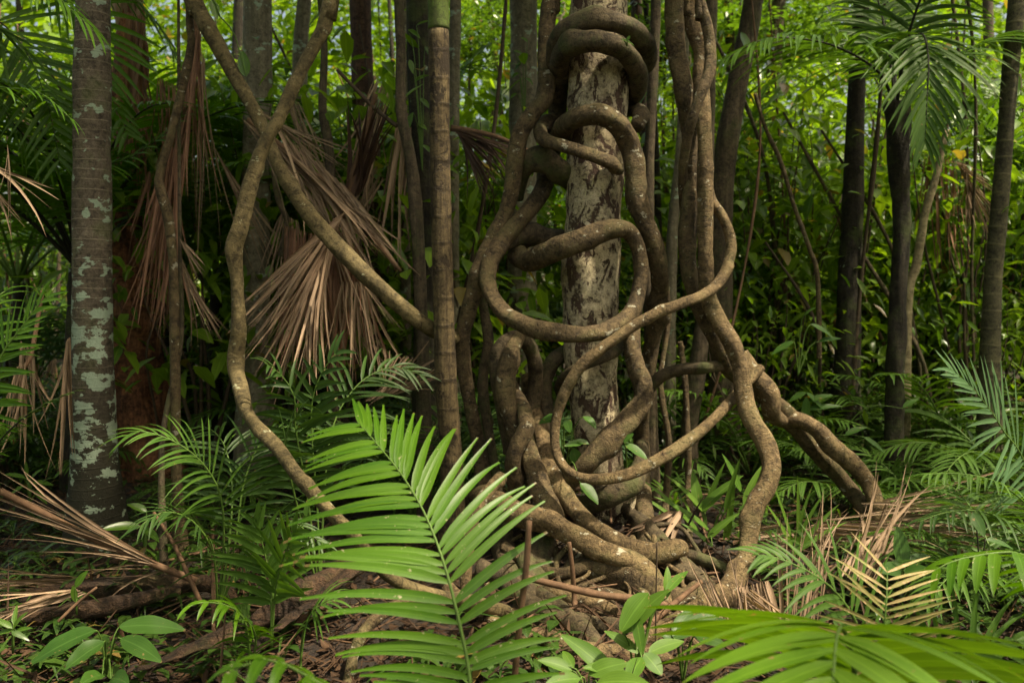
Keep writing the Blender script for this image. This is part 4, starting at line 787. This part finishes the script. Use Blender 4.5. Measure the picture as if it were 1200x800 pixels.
vine('lit root lying lowest in front of the heap', [(520, 690, 3.6, 8), (560, 715, 3.52, 9), (600, 744, 3.42, 10), (640, 748, 3.38, 11), (672, 758, 3.34, 11.5), (702, 766, 3.3, 11.5), (735, 768, 3.26, 11), (775, 772, 3.2, 10)], 'vine_tan', knots=4, seg=22)
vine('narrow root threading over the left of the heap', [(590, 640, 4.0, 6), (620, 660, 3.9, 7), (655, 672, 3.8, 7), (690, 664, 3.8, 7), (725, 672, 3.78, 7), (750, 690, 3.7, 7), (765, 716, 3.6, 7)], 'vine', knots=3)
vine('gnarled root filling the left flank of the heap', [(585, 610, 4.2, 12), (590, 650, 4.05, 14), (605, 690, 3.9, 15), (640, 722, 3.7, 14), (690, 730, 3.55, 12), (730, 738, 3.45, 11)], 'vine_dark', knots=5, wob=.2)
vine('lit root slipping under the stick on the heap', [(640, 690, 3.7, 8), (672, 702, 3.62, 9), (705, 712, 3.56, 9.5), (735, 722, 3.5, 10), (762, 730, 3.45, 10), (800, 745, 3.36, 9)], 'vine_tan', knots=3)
vine('knobbly root running right from the heap to the pale right root', [(770, 690, 3.9, 10), (800, 700, 3.8, 11), (830, 696, 3.75, 11), (860, 700, 3.7, 10), (890, 712, 3.65, 9)], 'vine', knots=5, wob=.2)
vine('slim dark vine doubling the left side of the hanging ring', [(628, 236, 4.7, 5), (606, 262, 4.6, 6), (586, 288, 4.55, 6), (573, 318, 4.52, 6), (566, 350, 4.5, 6), (572, 400, 4.5, 6), (566, 450, 4.5, 6), (575, 520, 4.5, 6), (590, 600, 4.5, 7)], 'vine_dark')
vine('thin vine spiralling up the back and front of the trunk below the ring', [(660, 470, 4.7, 5), (655, 452, 4.5, 6), (668, 436, 4.33, 6.5), (692, 424, 4.28, 6.5), (716, 414, 4.32, 6.5), (734, 398, 4.46, 6), (728, 384, 4.66, 5), (690, 376, 4.72, 5)], 'vine_dark')
vine('dark arched vine behind the hoop at the left of the trunk', [(690, 412, 4.7, 8), (665, 412, 4.6, 9), (645, 428, 4.55, 9.5), (638, 455, 4.52, 9), (642, 490, 4.5, 8), (634, 530, 4.45, 8), (640, 580, 4.4, 8)], 'vine_dark')
vine('thin liana dropping beside the right foot of the trunk into the sword leaves', [(778, 300, 4.7, 3), (782, 380, 4.65, 3.5), (774, 450, 4.6, 3.5), (784, 520, 4.6, 4), (780, 600, 4.55, 4), (786, 650, 4.5, 4)], 'vine')
vine('dark root bowing right behind the pale right root', [(798, 648, 4.0, 7), (820, 655, 3.96, 8), (838, 661, 3.92, 8), (855, 672, 3.88, 8), (868, 700, 3.8, 7)], 'vine_dark')
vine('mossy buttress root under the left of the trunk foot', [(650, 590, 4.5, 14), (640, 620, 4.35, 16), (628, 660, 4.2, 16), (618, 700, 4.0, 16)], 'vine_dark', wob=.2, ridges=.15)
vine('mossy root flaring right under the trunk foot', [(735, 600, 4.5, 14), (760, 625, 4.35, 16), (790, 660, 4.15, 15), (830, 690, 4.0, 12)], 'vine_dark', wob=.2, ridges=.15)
# left stems
vine('ring scarred stem bending from the top left down behind the big front frond',
     [(392, -20, 3.9, 8.5), (388, 0, 3.9, 8.5), (378, 35, 3.9, 8.5), (362, 66, 3.9, 9), (345, 100, 3.88, 8.5), (326, 140, 3.85, 8.5), (310, 168, 3.82, 8.5), (296, 208, 3.8, 8.5), (282, 265, 3.78, 9), (274, 292, 3.78, 10.5), (277, 325, 3.78, 9), (280, 380, 3.76, 9), (277, 425, 3.75, 9.5), (281, 452, 3.6, 8.5), (288, 480, 3.45, 8), (302, 500, 3.3, 8), (326, 526, 3.15, 8.5), (348, 556, 3.0, 7.5), (385, 597, 2.9, 7.5), (414, 625, 2.85, 7.5), (432, 650, 2.88, 7.5), (456, 675, 2.95, 7.5), (484, 690, 3.05, 7.5), (515, 698, 3.15, 7.5), (550, 704, 3.3, 7.5), (590, 716, 3.5, 8)], 'vine_ring', knots=7, extra_top=(.35, 0, 2.2))
vine('smooth brown stem leaning from the top left to the ringed palm stem',
     [(218, -20, 4.35, 8.5), (226, 0, 4.35, 8.5), (243, 32, 4.34, 8.5), (266, 72, 4.33, 8.5), (290, 115, 4.3, 8.5), (308, 150, 4.3, 8.5), (328, 198, 4.28, 8.5), (352, 236, 4.27, 8.5), (384, 276, 4.25, 9), (420, 314, 4.24, 9), (460, 350, 4.22, 9), (492, 376, 4.24, 9), (510, 388, 4.3, 8.5), (530, 396, 4.36, 7.5), (545, 385, 4.5, 6), (560, 340, 4.6, 5)], 'vine_ring', knots=5, extra_top=(-.7, 0, 1.9))
vine('bare root arching out of the litter under the big front frond', [(500, 702, 3.42, 6), (480, 706, 3.36, 6.5), (452, 716, 3.3, 7), (430, 735, 3.22, 7), (416, 762, 3.15, 6.5), (410, 790, 3.08, 6.5), (404, 815, 3.02, 6)], 'vine')
vine('thin vertical stem standing behind the wide vine loop', [(797, 400, 4.9, 3), (803, 450, 4.9, 3.5), (806, 520, 4.85, 3.8), (807, 580, 4.8, 4), (808, 630, 4.8, 4)], 'vine', cat='stem', name='sapling')
vine('thin dark liana bowing across the leaves at upper right', [(885, 110, 5.4, 2.4), (897, 150, 5.4, 2.4), (915, 190, 5.4, 2.6), (930, 240, 5.4, 2.6), (948, 290, 5.4, 2.6), (958, 325, 5.4, 2.8), (960, 420, 5.4, 3)], 'vine', seg=8)
vine('thin crooked twig hanging behind the ring scarred stem', [(320, 200, 5.2, 3), (326, 235, 5.2, 4), (336, 260, 5.2, 4), (330, 300, 5.2, 3)], 'vine_dark', seg=8, wob=.3)

rr = random.Random(52)
for i in range(16):
    a = rr.uniform(3.5, 5.7); rad = rr.uniform(.25, .5); r = rr.uniform(.006, .014); q = []
    cx, cy = .47, 4.35; st_ = rr.uniform(.09, .15)
    for k in range(8):
        x = cx + math.cos(a) * rad; y = cy + math.sin(a) * rad; a += rr.uniform(-.3, .3); rad += st_
        q.append((x, y, gz(x, y) + max(.0, .10 - k * .03) * rr.uniform(.5, 1.2) + r * rr.uniform(.1, 1.1), r * (1.1 - k * .11)))
    e = q[-1]; q.append((e[0] + math.cos(a) * .1, e[1] + math.sin(a) * .1, gz(e[0], e[1]) - .05, r * .2))
    mb = MB(); tube(mb, q, seg=10, step=.025, wob=.25, knots=3)
    tag(put('root', mb, M[rr.choice(['vine', 'vine_dark', 'vine_tan'])], V(q[0][:3])), 'thin twisting root running out of the heap at the trunk foot into the litter', 'root', 'thin roots around the trunk foot')
rr = random.Random(41)
for i in range(66):                                    # thin stems and lianas strung through the thicket
    d = rr.uniform(5.8, 11); px = rr.choice([rr.uniform(760, 1230), rr.uniform(760, 1230), rr.uniform(-20, 600)]); x = (px - CX) * d / F; g = gz(x, d); lean = rr.uniform(-.35, .35); r = rr.uniform(.006, .016)
    h = rr.uniform(1.5, 4.6); k = rr.uniform(-.3, .3)
    q = [(x, d, g - .05, r * 1.2), (x + lean * .3 * h + k * .5, d + rr.uniform(-.1, .1), g + h * .3, r), (x + lean * .6 * h + rr.uniform(-.12, .12), d + rr.uniform(-.2, .2), g + h * .65, r), (x + lean * h - k, d + rr.uniform(-.3, .3), g + h, r * .6)]
    mb = MB(); tube(mb, q, seg=6, step=.08, wob=.25, lump=5)
    side = 'left' if px < 500 else 'right'
    tag(put('thin_stem', mb, M[rr.choice(['twig', 'vine_dark', 'twig', 'stick'])], V((x, d, g))), 'thin crooked woody stem strung through the thicket at the ' + side, 'stem', 'thin stems in the thicket ' + side)
# ------------------------------------------------------------------ sticks, logs
def stick(label, pts, mat='stick', name='fallen_stick', cat='stick', seg=8, wob=.15):
    q = [(*P(a, b, d), r * d / F) for a, b, d, r in pts]
    q = lift(q, .6) if name != 'bent_branch' else q
    mb = MB(); tube(mb, q, seg=seg, step=.03, wob=wob, knots=2, lump=12)
    return tag(put(name, mb, M[mat], V(q[-1][:3])), label, cat)
stick('dry brown stick standing upright beside the big front frond', [(620, 610, 2.15, 3.2), (617, 660, 2.15, 3.5), (609, 730, 2.15, 3.5), (602, 810, 2.15, 3.8), (598, 900, 2.15, 4)], name='upright_stick')
stick('thin stick stuck upright in the hollow of the root heap', [(667, 635, 3.5, 2.5), (671, 670, 3.5, 3), (673, 705, 3.5, 3), (674, 745, 3.5, 3)], name='upright_stick')
stick('black wire thin twig standing in front of the root heap', [(770, 635, 3.2, .9), (769, 690, 3.2, 1), (768, 760, 3.2, 1.1)], 'twig', name='upright_stick')
stick('reddish brown stick lying across the root heap', [(615, 676, 3.42, 4.2), (657, 686, 3.42, 4.6), (700, 696, 3.44, 4.8), (750, 702, 3.46, 5), (785, 711, 3.46, 5), (815, 722, 3.46, 4)], name='fallen_stick')
stick('grey stick rising from the seedlings to the pale right root', [(745, 745, 3.3, 3.5), (780, 715, 3.4, 4), (822, 681, 3.5, 3)], name='fallen_stick')
stick('short thin stick in the dark hollow left of the heap', [(620, 740, 3.4, 2), (650, 725, 3.4, 2.4), (680, 709, 3.45, 2)], name='fallen_stick')
stick('thin leaning twig in front of the crooked grey sapling', [(180, 600, 3.6, 1.8), (205, 640, 3.55, 2.2), (228, 690, 3.5, 2.6), (238, 712, 3.5, 2.6)], name='upright_stick')
stick('slim upright stick left of the upright small palm', [(249, 620, 3.6, 2.2), (250, 670, 3.6, 2.4), (250, 735, 3.5, 2.6)], name='upright_stick')
stick('pale twig lying on the floor at lower left', [(113, 688, 3.3, 1.6), (92, 705, 3.3, 1.8), (68, 728, 3.25, 2)], name='fallen_stick')
stick('rotten log lying across the floor at lower left', [(-40, 726, 3.5, 9), (30, 724, 3.5, 10), (100, 714, 3.55, 10), (160, 702, 3.6, 8), (210, 692, 3.7, 6)], 'log', name='fallen_log', cat='log', seg=18, wob=.3)
stick('second rotten log half hidden behind the first at lower left', [(40, 700, 3.7, 10), (120, 690, 3.75, 11), (200, 682, 3.8, 10), (260, 690, 3.8, 8)], 'log', name='fallen_log', cat='log', seg=16, wob=.3)
stick('frayed reddish log behind the upright small palm', [(290, 735, 3.35, 8), (330, 712, 3.4, 12), (380, 680, 3.5, 13), (430, 658, 3.6, 10)], 'log', name='fallen_log', cat='log', seg=16, wob=.35)
stick('dark mossy log lying behind the lichened palm base', [(130, 490, 7.0, 12), (190, 480, 7.1, 13), (250, 470, 7.2, 10)], 'log', name='fallen_log', cat='log', seg=16, wob=.3)
stick('pale broken branch lying low behind the right trunks', [(905, 320, 6.9, 4), (930, 345, 6.8, 5), (960, 365, 6.7, 5), (985, 382, 6.6, 4)], name='fallen_stick')
stick('thin bent branch arching before the leaves above the dead fronds', [(395, 82, 5.0, 2), (420, 108, 5.0, 2.4), (440, 128, 5.0, 2.4), (465, 148, 4.9, 2.6)], 'trunk_dark' if False else 'twig', name='bent_branch', cat='branch')
rr = random.Random(3)
for i in range(46):                                    # loose sticks scattered on the floor
    y = rr.uniform(2.8, 6.5); x = rr.uniform(-.58, .58) * y; a = rr.random() * 3.14; l = rr.uniform(.15, .5); z = gz(x, y) + .02
    q = [(x + math.cos(a) * l * t, y + math.sin(a) * l * t, z + rr.uniform(-.005, .035), rr.uniform(.003, .008)) for t in (-1, -.3, .3, 1)]
    mb = MB(); tube(mb, q, seg=6, step=.05, wob=.2)
    tag(put('fallen_stick', mb, M['stick'], V((x, y, z))), 'short broken stick lying loose among the leaf litter', 'stick', 'loose sticks on the forest floor')

# fallen palm sheath
def sheath(label, a, b, w0, w1, mat='log'):
    mb = MB(); A, B = P(*a), P(*b); n = 22; m = 12; T = (B - A); S = T.normalized().cross(V((0, 0, 1))).normalized()
    for i in range(n + 1):
        t = i / n; c = A.lerp(B, t); ww = w0 + (w1 - w0) * t ** 1.5
        for j in range(m + 1):
            u = j / m * 2 - 1; an = u * 1.25
            q = c + S * (math.sin(an) * ww) + V((0, 0, 1)) * (ww * .55 * math.cos(an) + .01)
            q += V((0, 0, 1)) * .012 * noise.noise(q * 22) + S * .01 * noise.noise(q * 31)
            mb.v.append(q)
    for i in range(n):
        for j in range(m):
            k = i * (m + 1) + j; mb.quad(k, k + 1, k + m + 2, k + m + 1)
    o = put('palm_sheath', mb, M[mat], A); so = o.modifiers.new('thick', 'SOLIDIFY'); so.thickness = .006
    return tag(o, label, 'dead leaf base')
sheath('torn brown palm sheath lying open on the floor at lower left', (160, 790, 2.95), (272, 748, 3.05), .02, .085)
sheath('long curled dead sheath lying behind the torn one', (285, 770, 3.2), (420, 668, 3.5), .03, .05)

# ------------------------------------------------------------------ broad-leaved plants
def plant(label, base, leaves, mat='leaf_broad', name='broadleaf_seedling', cat='plant', stalk='stalk', seg=8, prof=1, group=None, wave=.02):
    """base (px,py,d); leaves: (x0,y0,x1,y1,depth,width px,tilt)"""
    B = P(*base); B.z = max(B.z, gz(B.x, B.y)) if base[1] > 10000 else B.z
    th = thing(name, label, cat, B, group)
    st = MB()
    for (x0, y0, x1, y1, d, wpx, tl) in leaves:
        a, b = P(x0, y0, d), P(x1, y1, d + tl)
        D = b - a; mb = MB()
        leaf(mb, a, D + V((0, 0, 1)) * D.length * .18, V((rnd.uniform(-.3, .3), -.55, .8)), D.length * 1.04, wpx * d / F, seg=seg, droop=.18, fold=rnd.uniform(.06, .2), prof=prof, wave=wave)
        part('leaf', mb, M[mat], th, org=B)
        m = B.lerp(a, .55) + V((0, 0, .25)) * (a - B).length
        if (a - B).length > .01: tube(st, [(*B, .004), (*m, .003), (*a, .002)], seg=5, step=.03, wob=.02)
    if st.v: part('stem', st, M[stalk], th, org=B)
    return th
plant('bright seedling with long glossy leaves in front of the root heap', (745, 800, 2.75),
      [(730, 742, 780, 690, 2.72, 22, .0), (760, 695, 728, 740, 2.7, 26, -.05), (745, 720, 752, 765, 2.68, 14, -.05), (748, 765, 710, 738, 2.72, 14, .05), (752, 770, 735, 800, 2.6, 20, -.1), (755, 765, 775, 790, 2.65, 22, -.05), (780, 695, 805, 668, 2.75, 12, .1), (782, 700, 782, 664, 2.78, 11, .05), (760, 765, 800, 750, 2.7, 18, .05), (725, 800, 660, 742, 2.7, 24, .1), (735, 790, 685, 780, 2.65, 18, -.05)], 'leaf_near')
plant('seedling with raised pointed leaves below the pale right root', (800, 800, 2.85),
      [(788, 745, 812, 712, 2.85, 16, .1), (790, 748, 842, 716, 2.8, 20, .05), (800, 755, 775, 742, 2.85, 14, 0), (815, 745, 850, 755, 2.8, 16, -.05), (820, 735, 850, 725, 2.9, 14, 0)], 'leaf_broad')
plant('small leafy seedling at the bottom centre edge', (690, 830, 2.6),
      [(670, 785, 632, 772, 2.6, 16, 0), (672, 782, 660, 762, 2.6, 12, .05), (690, 790, 735, 775, 2.6, 22, 0), (700, 800, 760, 800, 2.5, 24, -.05), (680, 795, 640, 800, 2.5, 18, -.05)], 'leaf_near')
plant('plant with four large hole pecked leaves spread over the lower left floor', (125, 790, 3.0),
      [(112, 738, 38, 776, 2.95, 28, -.08), (122, 752, 78, 783, 2.9, 24, -.08), (142, 748, 188, 774, 2.92, 22, -.08), (140, 734, 215, 737, 3.05, 24, .0), (120, 790, 95, 800, 2.8, 20, -.1), (130, 795, 150, 800, 2.8, 22, -.1)], 'leaf_broad', seg=12, wave=.035)
plant('strap leaved tuft at the left edge of the floor', (15, 765, 3.0), [(15, 735, -15, 722, 3.0, 7, 0), (16, 735, 32, 716, 3.0, 7, 0), (18, 740, 38, 735, 3.0, 7, 0), (14, 738, -10, 745, 3.0, 7, 0), (16, 730, 20, 708, 3.0, 6, .05), (14, 740, 34, 750, 2.95, 7, 0)], 'leaf_mid', prof=0)
plant('pair of small leaves on a thin stalk beside the pale twig', (90, 720, 3.3), [(88, 688, 102, 668, 3.3, 9, 0), (88, 703, 86, 686, 3.3, 9, 0)], 'leaf_near')
plant('bright herb tuft on the floor left of the lichened palm', (35, 590, 5.0), [(30, 560, 5, 555, 5, 6, 0), (35, 562, 50, 548, 5, 6, 0), (38, 565, 62, 568, 5, 7, 0), (28, 570, 12, 580, 4.9, 7, 0), (64, 560, 76, 549, 5, 6, 0), (32, 556, 30, 540, 5.1, 5, 0), (40, 575, 55, 590, 4.9, 6, 0)], 'leaf_near')
plant('broad leaf plant in front of the lichened palm foot', (170, 660, 4.1), [(165, 617, 118, 620, 4.0, 12, -.1), (168, 620, 186, 634, 4.0, 10, -.1), (170, 640, 165, 655, 4.0, 8, -.1), (175, 610, 205, 606, 4.1, 12, 0), (172, 600, 150, 590, 4.2, 10, 0)], 'leaf_mid')
plant('rounded leaves beside the dry stalks at right', (1058, 690, 3.5), [(1056, 668, 1040, 662, 3.5, 18, 0), (1056, 668, 1030, 668, 3.45, 20, -.05), (1058, 665, 1052, 618, 3.55, 20, .05), (1062, 660, 1095, 652, 3.55, 16, .05), (1060, 670, 1090, 668, 3.4, 18, -.05)], 'leaf_broad')
plant('single bright leaf on a dark stem at far right', (1150, 700, 3.3), [(1140, 600, 1153, 628, 3.3, 13, -.05), (1155, 632, 1186, 642, 3.3, 9, 0)], 'leaf_broad', stalk='stalk_dark')
plant('climbing leaves growing on the lower left of the central trunk', (660, 560, 4.25), [(655, 488, 632, 496, 4.2, 13, 0), (662, 490, 668, 506, 4.18, 12, 0), (684, 488, 698, 502, 4.15, 12, -.05), (682, 520, 662, 522, 4.1, 9, -.05), (672, 525, 676, 546, 4.12, 14, 0), (680, 566, 700, 590, 3.9, 16, -.05), (690, 520, 672, 516, 4.1, 8, 0)], 'leaf_broad', name='climbing_plant', cat='climber')
plant('pointed leaves sprouting right of the trunk foot', (735, 560, 4.3), [(732, 520, 758, 538, 4.1, 14, -.05), (731, 518, 742, 508, 4.1, 8, 0)], 'leaf_broad', name='climbing_plant', cat='climber')
plant('clump of sword leaves between the trunk foot and the pale right vine', (830, 640, 4.4),
      [(820, 625, 755, 560, 4.4, 8, 0), (825, 600, 782, 555, 4.4, 7, 0), (830, 620, 770, 580, 4.3, 8, -.05), (818, 595, 812, 552, 4.4, 14, .05), (822, 598, 868, 556, 4.4, 12, 0), (826, 600, 848, 542, 4.45, 7, 0), (850, 600, 866, 538, 4.3, 7, 0), (872, 590, 892, 545, 4.3, 9, .05), (868, 575, 848, 532, 4.35, 10, 0), (880, 580, 898, 560, 4.3, 7, 0), (830, 630, 865, 600, 4.3, 9, 0), (835, 640, 800, 612, 4.2, 7, 0), (850, 640, 860, 570, 4.35, 9, 0), (862, 640, 880, 600, 4.3, 8, 0), (828, 640, 740, 570, 4.5, 6, 0)], 'leaf_near', prof=0, seg=9)
plant('yellowish grass clump right of the pale right vine', (935, 660, 4.2),
      [(930, 640, 905, 560, 4.2, 5, 0), (932, 640, 965, 575, 4.2, 5, 0), (935, 645, 980, 590, 4.2, 6, 0), (930, 645, 900, 590, 4.1, 6, 0), (936, 642, 935, 560, 4.3, 5, 0), (938, 645, 990, 610, 4.1, 6, 0), (928, 650, 960, 630, 4.0, 6, 0), (930, 640, 950, 570, 4.3, 5, 0)], 'leaf_near', prof=0)
plant('tall seedling with drooping leaves below the dark mossy trunk', (950, 560, 5.2),
      [(945, 460, 925, 470, 5.2, 8, 0), (945, 460, 965, 480, 5.2, 9, 0), (948, 470, 975, 462, 5.2, 8, 0), (945, 465, 944, 500, 5.1, 10, 0), (1012, 512, 1036, 530, 5.0, 8, 0), (1058, 478, 1076, 467, 5.0, 7, 0), (948, 480, 985, 475, 5.2, 8, 0), (990, 510, 1015, 500, 5.0, 8, 0)], 'leaf_broad')
plant('wide drooping leaves hanging just right of the vine bundle', (935, 440, 5.0), [(950, 380, 975, 395, 5.0, 9, 0), (960, 400, 985, 396, 5.0, 8, 0), (930, 400, 905, 415, 5.0, 9, 0), (940, 372, 955, 360, 4.9, 8, -.1)], 'leaf_broad', stalk='stalk')
plant('climbing leaves clinging to the dark double trunk', (495, 200, 5.3), [(478, 35, 492, 45, 5.3, 9, 0), (498, 55, 508, 72, 5.3, 9, 0), (486, 96, 502, 88, 5.3, 8, 0), (492, 115, 504, 128, 5.3, 10, 0), (484, 132, 478, 155, 5.2, 10, 0), (480, 70, 484, 86, 5.3, 7, 0), (490, 145, 500, 152, 5.3, 8, 0), (495, 170, 506, 180, 5.3, 9, 0), (488, 30, 506, 24, 5.3, 8, 0)], 'leaf_mid', name='climbing_plant', cat='climber')
plant('climbing leaves on the pale grey trunk behind the left vine', (615, 150, 6.3), [(602, 60, 614, 66, 6.3, 8, 0), (612, 72, 604, 82, 6.3, 8, 0), (608, 86, 600, 92, 6.3, 7, 0), (616, 92, 624, 100, 6.3, 8, 0), (606, 110, 598, 116, 6.3, 7, 0), (618, 50, 610, 44, 6.3, 7, 0)], 'leaf_near', name='climbing_plant', cat='climber')
plant('tiny green sprig growing on the upper vine coil', (735, 54, 4.1), [(728, 46, 743, 54, 4.08, 8, 0), (735, 48, 738, 42, 4.08, 5, 0)], 'leaf_mid', name='climbing_plant', cat='climber')
plant('dark leaf hanging on the grey brown leaning trunk at right', (876, 60, 6.0), [(868, 38, 876, 62, 5.9, 18, 0)], 'leaf_mid', name='climbing_plant', cat='climber')
plant('two large leaves hanging from the branch at the upper left', (258, 20, 4.2), [(248, 0, 254, 22, 4.2, 12, 0), (288, 90, 284, 60, 4.3, 14, 0)], 'leaf_mid', name='hanging_leaves', cat='leaves')
def fern(label, px, py, d, n, L, w, mat, seed):
    r2 = random.Random(seed); B = P(px, py, d); B.z = gz(B.x, B.y); th = thing('strap_plant', label, 'plant', B)
    for i in range(n):
        a = r2.random() * 6.28; mb = MB()
        leaf(mb, B, V((math.cos(a), math.sin(a), r2.uniform(.8, 2.2))), V((0, 0, 1)), L * r2.uniform(.6, 1.1), w * r2.uniform(.8, 1.2), 9, r2.uniform(.5, 1.0), .15, 0)
        part('leaf', mb, M[mat], th, org=B)
fern('arching strap leaves right of the tan pole at right', 1150, 560, 5.0, 12, .7, .03, 'leaf_mid', 1)
fern('strap leaved clump behind the yellowish grass clump', 970, 610, 4.6, 13, .5, .022, 'leaf_mid', 2)
fern('strap leaved clump at the foot of the ringed palm stem', 560, 600, 4.7, 14, .5, .018, 'leaf_mid', 3)
fern('strap leaved clump low at far right behind the heap of dead fronds', 1110, 590, 4.9, 13, .45, .024, 'leaf_broad', 4)
fern('strap leaved clump under the twisted pair of vines', 900, 600, 5.1, 13, .42, .02, 'leaf_mid', 6)
fern('small strap leaved tuft on the litter right of the lichened palm', 190, 640, 4.3, 11, .3, .016, 'leaf_mid', 7)
fern('strap leaved clump right of the foot of the wrapped tree', 790, 600, 4.8, 13, .5, .02, 'leaf_mid', 5)
